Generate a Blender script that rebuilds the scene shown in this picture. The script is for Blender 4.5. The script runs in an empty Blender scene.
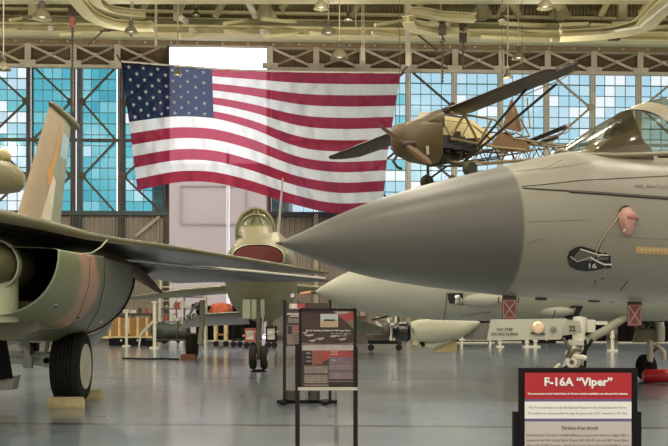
import bpy, math, random
from mathutils import Vector, Matrix
from mathutils.bvhtree import BVHTree
random.seed(7)
PI = math.pi
col = bpy.context.scene.collection
CAMZ = 1.6; HY = 309.0; F = 1000.0

def P(px, py, D):
    return Vector(((px-334)*D/F, D, CAMZ+(HY-py)*D/F))

# ------------------------------------------------------------------ materials
def s2l(c):
    c = c/255.0
    return c/12.92 if c <= .04045 else ((c+.055)/1.055)**2.4
def rgb(r, g, b): return (s2l(r), s2l(g), s2l(b), 1)
MATS = {}
def mat(name, c, rough=.5, metal=0, var=.12, scale=3.0, bump=0, spec=.5):
    if name in MATS: return MATS[name]
    m = bpy.data.materials.new(name); m.use_nodes = True
    nt = m.node_tree; b = nt.nodes['Principled BSDF']
    col_ = rgb(*c)
    b.inputs['Roughness'].default_value = rough
    b.inputs['Metallic'].default_value = metal
    b.inputs['Specular IOR Level'].default_value = spec
    if var:
        tc = nt.nodes.new('ShaderNodeTexCoord')
        n = nt.nodes.new('ShaderNodeTexNoise'); n.inputs['Scale'].default_value = scale
        n.inputs['Detail'].default_value = 5
        nt.links.new(tc.outputs['Object'], n.inputs['Vector'])
        r = nt.nodes.new('ShaderNodeValToRGB')
        r.color_ramp.elements[0].position = .3; r.color_ramp.elements[1].position = .7
        r.color_ramp.elements[0].color = tuple(x*(1-var) for x in col_[:3])+(1,)
        r.color_ramp.elements[1].color = tuple(min(1, x*(1+var)) for x in col_[:3])+(1,)
        nt.links.new(n.outputs['Fac'], r.inputs['Fac'])
        nt.links.new(r.outputs['Color'], b.inputs['Base Color'])
        if bump:
            bp = nt.nodes.new('ShaderNodeBump'); bp.inputs['Strength'].default_value = bump
            bp.inputs['Distance'].default_value = .02
            nt.links.new(n.outputs['Fac'], bp.inputs['Height']); nt.links.new(bp.outputs['Normal'], b.inputs['Normal'])
    else:
        b.inputs['Base Color'].default_value = col_
    MATS[name] = m
    return m
def glass_pane(name, c, gloss=.06):
    m = bpy.data.materials.new(name); m.use_nodes = True; nt = m.node_tree
    for n in list(nt.nodes): nt.nodes.remove(n)
    o = nt.nodes.new('ShaderNodeOutputMaterial'); t = nt.nodes.new('ShaderNodeBsdfTransparent')
    t.inputs['Color'].default_value = c
    g = nt.nodes.new('ShaderNodeBsdfGlossy'); g.inputs['Roughness'].default_value = .15
    g.inputs['Color'].default_value = (.9, .9, .9, 1)
    mx = nt.nodes.new('ShaderNodeMixShader'); mx.inputs['Fac'].default_value = gloss
    nt.links.new(t.outputs[0], mx.inputs[1]); nt.links.new(g.outputs[0], mx.inputs[2]); nt.links.new(mx.outputs[0], o.inputs['Surface'])
    MATS[name] = m
    return m
def cloth(name, c, see=.3, tr=.3):
    m = bpy.data.materials.new(name); m.use_nodes = True; nt = m.node_tree
    for n in list(nt.nodes): nt.nodes.remove(n)
    o = nt.nodes.new('ShaderNodeOutputMaterial')
    t = nt.nodes.new('ShaderNodeBsdfTransparent'); d = nt.nodes.new('ShaderNodeBsdfDiffuse'); l = nt.nodes.new('ShaderNodeBsdfTranslucent')
    cc = rgb(*c)
    t.inputs['Color'].default_value = tuple(x**.45 for x in cc[:3])+(1,)
    d.inputs['Color'].default_value = cc; l.inputs['Color'].default_value = cc
    m1 = nt.nodes.new('ShaderNodeMixShader'); m1.inputs['Fac'].default_value = tr
    m2 = nt.nodes.new('ShaderNodeMixShader'); m2.inputs['Fac'].default_value = see
    nt.links.new(d.outputs[0], m1.inputs[1]); nt.links.new(l.outputs[0], m1.inputs[2])
    nt.links.new(m1.outputs[0], m2.inputs[1]); nt.links.new(t.outputs[0], m2.inputs[2]); nt.links.new(m2.outputs[0], o.inputs['Surface'])
    MATS[name] = m
    return m
def emis(name, c, s):
    m = bpy.data.materials.new(name); m.use_nodes = True; b = m.node_tree.nodes['Principled BSDF']
    b.inputs['Emission Color'].default_value = rgb(*c); b.inputs['Emission Strength'].default_value = s
    MATS[name] = m
    return m

# ------------------------------------------------------------------ mesh builder
class MB:
    def __init__(s): s.v = []; s.f = []; s.mi = []; s.mats = []
    def mid(s, m):
        if m not in s.mats: s.mats.append(m)
        return s.mats.index(m)
    def add(s, vs, fs, m):
        k = len(s.v); s.v += [Vector(v) for v in vs]; i = s.mid(m)
        for f in fs: s.f.append(tuple(k+q for q in f)); s.mi.append(i)
        return s
    def box(s, c, size, m, rot=None):
        hx, hy, hz = [q/2 for q in size]; R = rot or Matrix.Identity(3); c = Vector(c)
        vs = [c+R@Vector((x, y, z)) for x in (-hx, hx) for y in (-hy, hy) for z in (-hz, hz)]
        return s.add(vs, [(0, 1, 3, 2), (4, 6, 7, 5), (0, 4, 5, 1), (2, 3, 7, 6), (0, 2, 6, 4), (1, 5, 7, 3)], m)
    def bar(s, a, b, w, h, m, up=(0, 0, 1)):
        a = Vector(a); b = Vector(b); d = (b-a); L = d.length; d.normalize(); u = Vector(up)
        x = d.cross(u)
        if x.length < 1e-4: x = d.cross(Vector((0, 1, 0)))
        x.normalize(); z = x.cross(d).normalized()
        R = Matrix((x, d, z)).transposed()
        return s.box((a+b)/2, (w, L, h), m, R)
    def tube(s, path, r, m, n=8, caps=True):
        path = [Vector(p) for p in path]; rs = r if isinstance(r, (list, tuple)) else [r]*len(path)
        rings = []
        ref = None
        for i, p in enumerate(path):
            d = (path[min(i+1, len(path)-1)]-path[max(i-1, 0)]).normalized()
            if ref is None:
                ref = d.cross(Vector((0, 0, 1)))
                if ref.length < 1e-3: ref = Vector((1, 0, 0))
            x = (ref-d*ref.dot(d)).normalized(); ref = x; y = d.cross(x)
            rings.append([p+(x*math.cos(2*PI*k/n)+y*math.sin(2*PI*k/n))*rs[i] for k in range(n)])
        return s.loft(rings, m, caps)
    def loft(s, rings, m, caps=True, closed=True, capm=None):
        n = len(rings[0]); vs = [v for r in rings for v in r]; fs = []
        for i in range(len(rings)-1):
            for k in range(n if closed else n-1):
                a = i*n+k; b = i*n+(k+1) % n
                fs.append((a, b, b+n, a+n))
        s.add(vs, fs, m)
        if caps:
            s.add(rings[0], [tuple(range(n))[::-1]], capm or m); s.add(rings[-1], [tuple(range(n))], capm or m)
        return s
    def lathe(s, prof, c, axis, m, n=24, caps=True):
        c = Vector(c); ax = Vector(axis).normalized()
        x = ax.cross(Vector((0, 0, 1)))
        if x.length < 1e-3: x = Vector((1, 0, 0))
        x.normalize(); y = ax.cross(x)
        return s.loft([[c+ax*h+(x*math.cos(2*PI*k/n)+y*math.sin(2*PI*k/n))*max(r, 1e-4) for k in range(n)] for r, h in prof], m, caps)
    def prism(s, poly, off, m, sidem=None):
        a = [Vector(p) for p in poly]; off = Vector(off); b = [p+off for p in a]; n = len(a)
        s.add(a+b, [tuple(range(n))[::-1], tuple(range(n, 2*n))]+[(i, (i+1) % n, (i+1) % n+n, i+n) for i in range(n)], m)
        return s
    def text(s, txt, o, ux, uy, m, width=None, height=None, fn=None, bold=0):
        vs, fs = text_geo(txt, bold)
        if not vs: return s
        x0 = min(v[0] for v in vs); x1 = max(v[0] for v in vs); y0 = min(v[1] for v in vs); y1 = max(v[1] for v in vs)
        sc = (height or 1)/max(y1-y0, 1e-6) if not width else width/(x1-x0)
        sy = (height/max(y1-y0, 1e-6)) if height else sc
        sx = width/(x1-x0) if width else sy
        if fn: pts = [fn((v[0]-x0)*sx, (v[1]-y0)*sy) for v in vs]
        else:
            o = Vector(o); ux = Vector(ux); uy = Vector(uy)
            pts = [o+ux*(v[0]-x0)*sx+uy*(v[1]-y0)*sy for v in vs]
        return s.add(pts, fs, m)
    def bounds(s):
        return [min(v[i] for v in s.v) for i in range(3)], [max(v[i] for v in s.v) for i in range(3)]
    def build(s, name, parent=None, smooth=False, origin=None):
        if parent is not None: o = ORG[parent.name]
        elif origin is not None: o = Vector(origin)
        else:
            lo, hi = s.bounds(); o = Vector(((lo[0]+hi[0])/2, (lo[1]+hi[1])/2, lo[2]))
        me = bpy.data.meshes.new(name)
        me.from_pydata([tuple(v-o) for v in s.v], [], s.f)
        for m in s.mats: me.materials.append(m)
        for p, i in zip(me.polygons, s.mi): p.material_index = i
        ob = bpy.data.objects.new(name, me); col.objects.link(ob)
        me.validate()
        if smooth:
            import bmesh
            bm = bmesh.new(); bm.from_mesh(me)
            bmesh.ops.remove_doubles(bm, verts=bm.verts, dist=1e-5)
            bmesh.ops.recalc_face_normals(bm, faces=bm.faces)
            bm.to_mesh(me); bm.free()
            me.shade_smooth()
            try: me.set_sharp_from_angle(angle=math.radians(smooth if smooth > 1 else 40))
            except Exception: pass
        if parent is not None: ob.parent = parent
        else: ob.location = o
        ORG[ob.name] = o
        return ob
ORG = {}
TG = {}
def text_geo(txt, bold=0):
    k = (txt, bold)
    if k in TG: return TG[k]
    cu = bpy.data.curves.new('tmp', 'FONT'); cu.body = txt; cu.resolution_u = 2; cu.offset = bold
    ob = bpy.data.objects.new('tmp', cu); col.objects.link(ob)
    dg = bpy.context.evaluated_depsgraph_get()
    me = bpy.data.meshes.new_from_object(ob.evaluated_get(dg))
    vs = [tuple(v.co) for v in me.vertices]; fs = [tuple(p.vertices) for p in me.polygons]
    bpy.data.objects.remove(ob); bpy.data.curves.remove(cu); bpy.data.meshes.remove(me)
    TG[k] = (vs, fs)
    return TG[k]
def tag(o, label=None, cat=None, group=None, kind=None):
    if label: o['label'] = label
    if cat: o['category'] = cat
    if group: o['group'] = group
    if kind: o['kind'] = kind
    return o
def thing(name, loc, label, cat, group=None):
    o = bpy.data.objects.new(name, None); col.objects.link(o); o.location = loc; o.empty_display_size = .3
    ORG[o.name] = Vector(loc)
    return tag(o, label, cat, group)
def struct(name, mb, smooth=False):
    return tag(mb.build(name, smooth=smooth, origin=(0, 0, 0)), kind='structure')
def copy_tree(o, loc, label=None, first=True, parent=None):
    c = o.copy(); col.objects.link(c)
    if parent is not None: c.parent = parent
    else:
        c.location = loc
        if label: c['label'] = label
    for ch in o.children: copy_tree(ch, None, None, False, c)
    return c
def superring(c, lat, up, a, bt, bb, n=2.0, N=40):
    out = []
    for k in range(N):
        t = 2*PI*k/N; ct, st = math.cos(t), math.sin(t)
        x = math.copysign(abs(ct)**(2/n), ct); y = math.copysign(abs(st)**(2/n), st)
        out.append(c+lat*a*x+up*((bt if y > 0 else bb)*y))
    return out
def interp(tab, x, k=1):
    if x <= tab[0][0]: return tab[0][k]
    for a, b in zip(tab, tab[1:]):
        if x <= b[0]:
            f = (x-a[0])/(b[0]-a[0]); return a[k]*(1-f)+b[k]*f
    return tab[-1][k]
def smoothtab(tab, x, k=1):     # Catmull-Rom (non-uniform, monotone-ish)
    n = len(tab)
    if x <= tab[0][0]: return tab[0][k]
    if x >= tab[-1][0]: return tab[-1][k]
    for i in range(n-1):
        if x <= tab[i+1][0]: break
    x0, x1 = tab[i][0], tab[i+1][0]; y0, y1 = tab[i][k], tab[i+1][k]; h = x1-x0
    m0 = (y1-tab[i-1][k])/(x1-tab[i-1][0]) if i > 0 else (y1-y0)/h
    m1 = (tab[i+2][k]-y0)/(tab[i+2][0]-x0) if i < n-2 else (y1-y0)/h
    t = (x-x0)/h
    return (2*t**3-3*t**2+1)*y0+(t**3-2*t**2+t)*h*m0+(-2*t**3+3*t**2)*y1+(t**3-t**2)*h*m1
def bvh_of(mb):
    return BVHTree.FromPolygons([tuple(v) for v in mb.v], mb.f)
CAM = Vector((0, 0, CAMZ))
def hit(bvh, px, py, off=.003):
    d = (P(px, py, 1)-CAM).normalized()
    loc, nor, i, dist = bvh.ray_cast(CAM, d)
    if loc is None: return None
    if nor.dot(d) > 0: nor = -nor
    return loc+nor*off
def strip_on(mb, bvh, pts, w, m, off=.003, sub=8):
    """thin line lying on a surface"""
    path = []
    for a, b in zip(pts, pts[1:]):
        for k in range(sub):
            f = k/sub; h = hit(bvh, a[0]*(1-f)+b[0]*f, a[1]*(1-f)+b[1]*f, off)
            if h: path.append(h)
    h = hit(bvh, pts[-1][0], pts[-1][1], off)
    if h: path.append(h)
    if len(path) > 1: mb.tube(path, w, m, 6)
def patch_on(mb, bvh, quad, m, off=.004, nu=10, nv=4):
    vs = []; fs = []
    for j in range(nv+1):
        for i in range(nu+1):
            u = i/nu; v = j/nv
            x = (quad[0][0]*(1-u)+quad[1][0]*u)*(1-v)+(quad[3][0]*(1-u)+quad[2][0]*u)*v
            y = (quad[0][1]*(1-u)+quad[1][1]*u)*(1-v)+(quad[3][1]*(1-u)+quad[2][1]*u)*v
            h = hit(bvh, x, y, off)
            if h is None: return
            vs.append(h)
    for j in range(nv):
        for i in range(nu):
            a = j*(nu+1)+i; fs.append((a, a+1, a+nu+2, a+nu+1))
    mb.add(vs, fs, m)
def text_on(mb, bvh, txt, px, py, w, h, m, off=.005, slope=0, bold=0):
    def fn(x, y):
        q = hit(bvh, px+x, py-y+slope*x, off)
        return q if q else P(px+x, py-y, 7)
    mb.text(txt, None, None, None, m, width=w, height=h, fn=fn, bold=bold)

X_, Y_, Z_ = Vector((1, 0, 0)), Vector((0, 1, 0)), Vector((0, 0, 1))

# ------------------------------------------------------------------ palette
beam = mat('ceiling_paint', (186, 180, 142), .5, var=.14, scale=.6)
beam2 = mat('crane_rail_paint', (200, 192, 152), .55, var=.08, scale=1)
steel = mat('weathered_steel', (158, 148, 128), .6, var=.2, scale=1.5)
steelD = mat('dark_brown_steel', (74, 64, 54), .6, var=.25, scale=1.2)
steelL = mat('light_grey_steel', (196, 190, 174), .6, var=.15, scale=1.5)
muntin = mat('muntin_metal', (96, 142, 158), .5, var=0)
frieze = mat('frieze_board', (100, 82, 60), .7, var=.5, scale=.9)
white = mat('white_paint', (205, 203, 192), .45, var=.05)
cream = mat('cream_paint', (206, 203, 186), .5, var=.06)
black = mat('black_matte', (14, 13, 13), .7, var=0, spec=.2)
blackg = mat('black_gloss', (14, 13, 13), .25, var=0)
rubber = mat('tyre_rubber', (30, 28, 27), .75, var=.2, scale=8, spec=.25)
wood = mat('bare_wood', (200, 184, 138), .7, var=.22, scale=6)
cardboard = mat('cardboard', (150, 112, 66), .8, var=.15, scale=4)
redp = mat('red_plastic', (200, 36, 42), .35, var=.06)
redm = mat('faded_red_vinyl', (158, 84, 76), .6, var=.1, scale=6)
chrome = mat('bare_metal', (190, 190, 188), .25, 1, var=.05)
orange = mat('orange_red_cloth', (186, 92, 66), .85, var=.45, scale=5)

# ------------------------------------------------------------------ floor
def floor_material():
    m = bpy.data.materials.new('painted_concrete'); m.use_nodes = True; nt = m.node_tree; N = nt.nodes; L = nt.links
    b = N['Principled BSDF']
    geo = N.new('ShaderNodeTexCoord'); sep = N.new('ShaderNodeSeparateXYZ'); L.new(geo.outputs['Object'], sep.inputs[0])
    def line(sock, per, off, w, tilt=None):
        src = sock
        if tilt:
            mu = N.new('ShaderNodeMath'); mu.operation = 'MULTIPLY_ADD'; L.new(tilt[0], mu.inputs[0]); mu.inputs[1].default_value = tilt[1]; L.new(sock, mu.inputs[2]); src = mu.outputs[0]
        a = N.new('ShaderNodeMath'); a.operation = 'ADD'; a.inputs[1].default_value = off+per*20; L.new(src, a.inputs[0])
        c = N.new('ShaderNodeMath'); c.operation = 'MODULO'; c.inputs[1].default_value = per; L.new(a.outputs[0], c.inputs[0])
        d = N.new('ShaderNodeMath'); d.operation = 'LESS_THAN'; d.inputs[1].default_value = w; L.new(c.outputs[0], d.inputs[0])
        return d.outputs[0]
    l1 = line(sep.outputs['X'], 5.7, 5.7, .06); l2 = line(sep.outputs['Y'], 9.1, -13.6, .20, (sep.outputs['X'], .06))
    mx = N.new('ShaderNodeMath'); mx.operation = 'MAXIMUM'; L.new(l1, mx.inputs[0]); L.new(l2, mx.inputs[1])
    n = N.new('ShaderNodeTexNoise'); n.inputs['Scale'].default_value = .35; n.inputs['Detail'].default_value = 8; L.new(geo.outputs['Object'], n.inputs['Vector'])
    r = N.new('ShaderNodeValToRGB'); e = r.color_ramp.elements
    e[0].position = .3; e[0].color = rgb(106, 118, 128); e[1].position = .72; e[1].color = rgb(130, 143, 153)  # grey paint tinted blue to carry the window reflection in its colour
    L.new(n.outputs['Fac'], r.inputs['Fac'])
    mi = N.new('ShaderNodeMixRGB'); L.new(mx.outputs[0], mi.inputs['Fac']); L.new(r.outputs['Color'], mi.inputs['Color1']); mi.inputs['Color2'].default_value = rgb(66, 58, 50)
    L.new(mi.outputs['Color'], b.inputs['Base Color'])
    n2 = N.new('ShaderNodeTexNoise'); n2.inputs['Scale'].default_value = 1.1; n2.inputs['Detail'].default_value = 6; L.new(geo.outputs['Object'], n2.inputs['Vector'])
    mr = N.new('ShaderNodeMapRange'); mr.inputs[3].default_value = .22; mr.inputs[4].default_value = .38; b.inputs['Coat Weight'].default_value = .9; b.inputs['Coat Roughness'].default_value = .14; L.new(n2.outputs['Fac'], mr.inputs[0]); L.new(mr.outputs[0], b.inputs['Roughness'])
    bp = N.new('ShaderNodeBump'); bp.inputs['Strength'].default_value = .02; bp.inputs['Distance'].default_value = .01; L.new(n2.outputs['Fac'], bp.inputs['Height']); L.new(bp.outputs['Normal'], b.inputs['Normal'])
    b.inputs['Specular IOR Level'].default_value = 1.0; b.inputs['IOR'].default_value = 1.6
    return m
W = 51.0; XL, XR, YB, ZT = -26.0, 26.0, -14.0, 18.5
struct('floor', MB().box(((XL+XR)/2, (YB+W+3)/2, -.1), (XR-XL+1, W+3-YB, .2), floor_material()))
apron = mat('outdoor_concrete', (196, 194, 188), .8, var=.08, scale=.5)
struct('ground_outside', MB().box((0, 71.3, -.12), (160, 40, .2), apron))
siding = mat('corrugated_siding', (132, 124, 112), .6, var=.18, scale=1)
roofm = mat('roof_deck', (128, 116, 78), .7, var=.2, scale=.8)
struct('ceiling', MB().box((0, (YB+W+3)/2, ZT+.1), (XR-XL+1, W-YB+4.4, .2), roofm))
for nm, x in (('wall_left', XL-.15), ('wall_right', XR+.15)):
    struct(nm, MB().box((x, (YB+W+3)/2, ZT/2), (.3, W-YB+4, ZT), siding))

# ------------------------------------------------------------------ back wall: hangar doors
# the door wall is not quite square to the view: it runs away to the right by a few degrees
WTH = math.radians(3.1); WX0 = -15.5
def wx(px):
    k = (px-334)/F
    return WX0+(k*W-WX0)/(math.cos(WTH)-k*math.sin(WTH))
WROT = Matrix.Translation((WX0, W, 0))@Matrix.Rotation(WTH, 4, 'Z')@Matrix.Translation((-WX0, -W, 0))
def turn(o): o.matrix_world = WROT@Matrix.Translation(o.location); return o
def wz(py): return CAMZ+(HY-py)*W/F
colsx = [118-45.5*k for k in range(12)]                # left leaves
colsL = [164, 118.5, 75, 29.5, -16, -61.5, -107, -152.5]
colsR = [270, 316, 362, 408, 454, 500, 546, 592, 638, 684, 730, 776, 822]
z_sill, z_head, z_fr0, z_fr1 = wz(213), wz(66.5), wz(66), wz(44)
# corrugated lower panels
def corrugated(mb, x0, x1, z0, z1, y, m, step=.28, dep=.07):
    pts = []; x = x0; k = 0
    while x < x1-1e-4:
        for dx, dy in ((0, 0), (.35, 0), (.5, dep), (.85, dep)):
            if x+dx*step < x1: pts.append((x+dx*step, y-dy))
        x += step
    pts.append((x1, y))
    vs = [(a, b, z0) for a, b in pts]+[(a, b, z1) for a, b in pts]; n = len(pts)
    mb.add(vs, [(i, i+1, i+1+n, i+n) for i in range(n-1)], m)
mb = MB()
for a, b in ((wx(-170), wx(168)), (wx(268), wx(836))):
    corrugated(mb, a, b, 0, z_sill, W, siding)
    mb.box(((a+b)/2, W+.12, z_sill/2), (b-a, .1, z_sill), siding)
mb.box(((XL+wx(-170))/2, W+.1, ZT/2), (wx(-170)-XL, .2, ZT), siding)
mb.box(((XR+wx(836))/2, W+.1, ZT/2), (XR-wx(836), .2, ZT), siding)
turn(struct('wall_back', mb))
# upper wall with ribs, header bands and X-frieze
ribm = mat('rib_siding', (150, 140, 100), .7, var=.25, scale=1)
mb = MB()
corrugated(mb, XL, XR, wz(37), ZT, W-.3, ribm, .19, .12)
mb.box((0, W-.02, (wz(37)+ZT)/2), (XR-XL, .3, ZT-wz(37)), ribm)
turn(struct('wall_upper', mb))
gx0, gx1 = wx(168), wx(268)
mb = MB()
for a, b in ((XL, gx0), (gx1, XR)):
    mb.box(((a+b)/2, W, (z_fr0+z_fr1)/2), (b-a, .16, z_fr1-z_fr0+.1), frieze)
turn(struct('trim_1', mb))
mb = MB(); mb.box((0, W-.2, (wz(41)+wz(45))/2), (XR-XL, .5, wz(41)-wz(45)), mat('brown_rail', (142, 124, 98), .6, var=.2, scale=2))
mb.box((0, W-.5, wz(38.6)), (XR-XL, .5, .24), mat('olive_rail', (190, 182, 150), .6, var=.2, scale=2))
mb.box((0, W-.6, wz(36.2)), (XR-XL, .4, .1), steelD)
for k in range(40):
    mb.box((XL+.8+k*1.3, W-.5, wz(43.2)), (.1, .1, .1), steelL)
turn(struct('trim_2', mb))
mb = MB()
for a, b in ((XL, gx0-.05), (gx1+.05, XR)):
    mb.box(((a+b)/2, W-.22, wz(67)), (b-a, .3, .16), steelL)
    mb.box(((a+b)/2, W-.22, wz(46)), (b-a, .22, .14), steel)
turn(struct('trim_3', mb))
# X bracing of the frieze
mb = MB()
def xbay(x0, x1, m1, m2):
    for (za, zb, mm) in ((wz(47), wz(65), m1), (wz(65), wz(47), m2)):
        mb.bar((x0+.15, W-.3, za), (x1-.15, W-.3, zb), .09, .12, mm)
    mb.box((x0, W-.32, (z_fr0+z_fr1)/2), (.3, .12, z_fr1-z_fr0), steelL)
    mb.box((x0, W-.4, wz(64.5)), (.8, .06, .3), steelL)
    mb.box(((x0+x1)/2, W-.42, wz(56)), (.18, .04, .18), steelL)
for k in range(len(colsL)-1): xbay(wx(colsL[k+1]), wx(colsL[k]), steelL, steel)
for k in range(len(colsR)-1): xbay(wx(colsR[k]), wx(colsR[k+1]), steelL, steel)
turn(struct('trim_4', mb))
# window panes
WS = 4.0      # sky strength; the film on the panes lets only a part of it through
def tint(name, a, b, c): return glass_pane(name, ((a/WS)**.5, (b/WS)**.5, (c/WS)**.5, 1), .04)   # light passes both faces of a pane
tints = [tint('glass_cyan', .10, .50, .60), tint('glass_cyan_deep', .07, .41, .53), tint('glass_cyan_light', .22, .62, .70),
         tint('glass_pale_blue', .50, .78, .90), tint('glass_pale', .62, .84, .94), tint('glass_clear', 1.0, 1.05, 1.08), tint('glass_rear', 1.3, 1.2, 1.05)]
def bay(idx, x0, x1, weights, brace, rows=13, colsn=4, dark=True, bm=steelD):
    z0, z1 = z_sill+.05, z_head-.05
    mb = MB(); dx = (x1-x0)/colsn; dz = (z1-z0)/rows
    for i in range(colsn+1): mb.box((x0+i*dx, W, (z0+z1)/2), (.035, .04, z1-z0), muntin)
    for j in range(rows+1): mb.box(((x0+x1)/2, W, z0+j*dz), (x1-x0, .04, .04 if j % 4 else .06), muntin)
    w = turn(tag(mb.build('window_%d' % idx, origin=((x0+x1)/2, W, z0)), kind='structure'))
    pm = MB(); last = 0
    for j in range(rows):
        for i in range(colsn):
            if random.random() > .45: last = random.choices(range(6), weights)[0]
            a, b = x0+i*dx+.02, x0+(i+1)*dx-.02; c, d = z0+j*dz+.02, z0+(j+1)*dz-.02
            pm.box(((a+b)/2, W+.01, (c+d)/2), (b-a, .01, d-c), tints[last])
    pm.build('pane', w)
    if brace:
        bb = MB(); zs = [z_head, wz(102), wz(140), wz(176), z_sill]
        xn = x1 if brace == 'R' else x0; xo = x0 if brace == 'R' else x1
        for q in (1, 3):
            bb.bar((xo, W-.12, zs[q-1]), (xn, W-.12, zs[q]), .07, .11, bm)
            bb.bar((xo, W-.12, zs[q+1]), (xn, W-.12, zs[q]), .07, .11, bm)
            bb.lathe([(.2, -.03), (.2, .03)], (xn, W-.2, zs[q]), (0, 1, 0), bm, 8)
        bb.build('window_brace', w)
wi = 1
LW = (60, 14, 22, 2, 1, 1)
edgesL = [(-12.5+0, 27), (33.5, 71.5), (83, 116.5), (124, 163)]
bays = [(-148, -111, 'R'), (-103, -65.5, 'R'), (-57.5, -20, 'R'), (-12.5, 27, 'R'), (33.5, 71.5, 'R'), (83, 116.5, 'L'), (124, 163, 'L')]
for a, b, br in bays:
    wt = (8, 3, 18, 22, 24, 25) if a < 30 else LW
    if a > 120: wt = (26, 8, 26, 16, 12, 12)
    bay(wi, wx(a), wx(b), wt, br); wi += 1
RW = (0, 0, 1, 55, 33, 11)
for k in range(len(colsR)-1):
    br = {270: None, 316: None, 362: 'L', 408: 'R', 454: None, 500: None, 546: 'R', 592: None, 638: 'L'}.get(colsR[k], 'R')
    wt = {408: (0, 0, 10, 66, 18, 6), 362: (0, 0, 25, 55, 14, 6), 546: (0, 0, 0, 42, 38, 20), 592: (0, 0, 0, 22, 34, 44)}.get(colsR[k], RW)
    bay(wi, wx(colsR[k]+2.4), wx(colsR[k+1]-2.4), wt, br, bm=steel if colsR[k] > 500 else steelD); wi += 1
# columns (door stiles)
tn = 5
def column(px, w, m, y0=44, dep=.22, yy=W-.08, base=0):
    global tn
    mb = MB(); z1 = wz(y0); x = wx(px); ww = w*W/F
    mb.box((x, yy, (base+z1)/2), (ww*.35, dep, z1-base), m)
    for sgn in (-1, 1): mb.box((x+sgn*ww*.4, yy, (base+z1)/2), (ww*.2, dep+.06, z1-base), m)
    turn(struct('trim_%d' % tn, mb)); tn += 1
blu = mat('shaded_stile_blue', (52, 66, 72), .5, var=.1)  # bluish shade on the stiles and sill, put into the colour
for px, w, m in ((166, 4.5, steelD), (121, 5.5, steelD), (124.8, 1.6, blu), (73.5, 4.6, steelD), (79.8, 5.2, blu), (29, 3.6, steelD), (33, 1.4, blu), (-16, 7, steelD), (-61.5, 7, steelD), (-107, 7, steelD)):
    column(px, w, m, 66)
for px in colsR:
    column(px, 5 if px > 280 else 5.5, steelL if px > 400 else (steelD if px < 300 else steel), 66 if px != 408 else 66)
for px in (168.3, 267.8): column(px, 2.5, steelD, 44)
mb = MB()
for a, b in ((XL, gx0), (gx1, XR)):
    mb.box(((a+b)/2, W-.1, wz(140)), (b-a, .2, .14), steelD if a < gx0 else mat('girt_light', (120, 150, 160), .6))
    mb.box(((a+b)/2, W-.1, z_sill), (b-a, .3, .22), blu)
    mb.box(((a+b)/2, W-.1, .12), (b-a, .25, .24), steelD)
turn(struct('trim_%d' % tn, mb)); tn += 1
# lower diagonal braces on siding
mb = MB()
for a, b, c, d in ((136, 236, 160, 216), (196, 0, 0, 0), (345, 320, 362, 262)):
    if b: mb.bar((wx(a), W-.15, wz(b)), (wx(c), W-.15, wz(d)), .08, .16, steel)
for px in colsR[1:]: mb.box((wx(px), W-.2, z_sill/2), (.22, .3, z_sill), steel)
turn(struct('trim_%d' % tn, mb)); tn += 1
# building and post outside, seen through the open leaf
plaster = mat('pinkish_white_plaster', (172, 156, 153), .8, var=.03, scale=.5)
OB = thing('outdoor_building', (-6, 66, 0), 'pinkish white building outside, seen through the open hangar door below the flag', 'building')
mb = MB(); mb.box((-7.5, 69, 5.6), (9, 6, 11.2), plaster); mb.build('wall', OB)
mb = MB()
for a, b in ((180.5, 190), (180.5, 223), (246, 190), (246, 223)): pass
Dp = 65.95
for (a, b, c, d) in ((180.5, 186, 180.5, 224), (180.5, 224, 268, 224), (180.5, 186, 268, 186), (246, 186, 246, 224)):
    mb.bar(P(a, b, Dp), P(c, d, Dp), .06, .06, mat('panel_groove', (158, 142, 139), .8, var=0))
mb.build('panel_frame', OB)
mb = MB(); mb.tube([P(228, 309+1600/58, 58)-Vector((0, 0, 0)), P(228, 148, 58)], .085, mat('bright_white_post', (250, 250, 250), .5, var=0), 12); 
tag(mb.build('outdoor_post', smooth=True), 'tall slim white post outside the open door, behind the flag', 'post')
# rear wall behind the camera: glazed like the far one
mb = MB()
mb.box((0, YB-.15, 1.5), (XR-XL, .3, 3.0), siding); mb.box((0, YB-.15, (13+ZT)/2), (XR-XL, .3, ZT-13), siding)
for k in range(23): mb.box((XL+k*52/22, YB-.15, 8), (.25, .3, 10), steel)
struct('wall_rear', mb)
mb = MB()
for k in range(22):
    for j in range(5):
        mb.box((XL+(k+.5)*52/22, YB-.15, 4+j*2), (52/22-.2, .02, 1.95), tints[6])
struct('window_rear', mb)

# ------------------------------------------------------------------ roof steelwork
def ibeam(mb, a, b, w, h, m, t=.05):
    a = Vector(a); b = Vector(b)
    up = Z_
    mb.bar(a, b, t, h, m); mb.bar(a+up*(h/2), b+up*(h/2), w, t, m); mb.bar(a-up*(h/2), b-up*(h/2), w, t, m)
def girder(name, D, y0, y1, w, m, post=None):
    mb = MB(); z0, z1 = P(0, y1, D).z, P(0, y0, D).z
    ibeam(mb, (XL, D, (z0+z1)/2), (XR, D, (z0+z1)/2), w, z1-z0, m, .06)
    return mb
def tr(mb, smooth=False):
    global tn
    o = struct('trim_%d' % tn, mb, smooth); tn += 1
    return o
turn(tr(girder('g', 49.6, 17, 23, .5, beam)))
mb = girder('g', 46.0, 24.5, 32.5, .7, beam2)
turn(tr(mb))
turn(tr(girder('g', 48.0, 33.5, 36, .4, beam)))
mb = girder('g', 49.4, 8.6, 9.8, .25, beam); turn(tr(mb))
mb = girder('g', 40.0, -6, 1.5, .5, beam); tr(mb)
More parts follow.
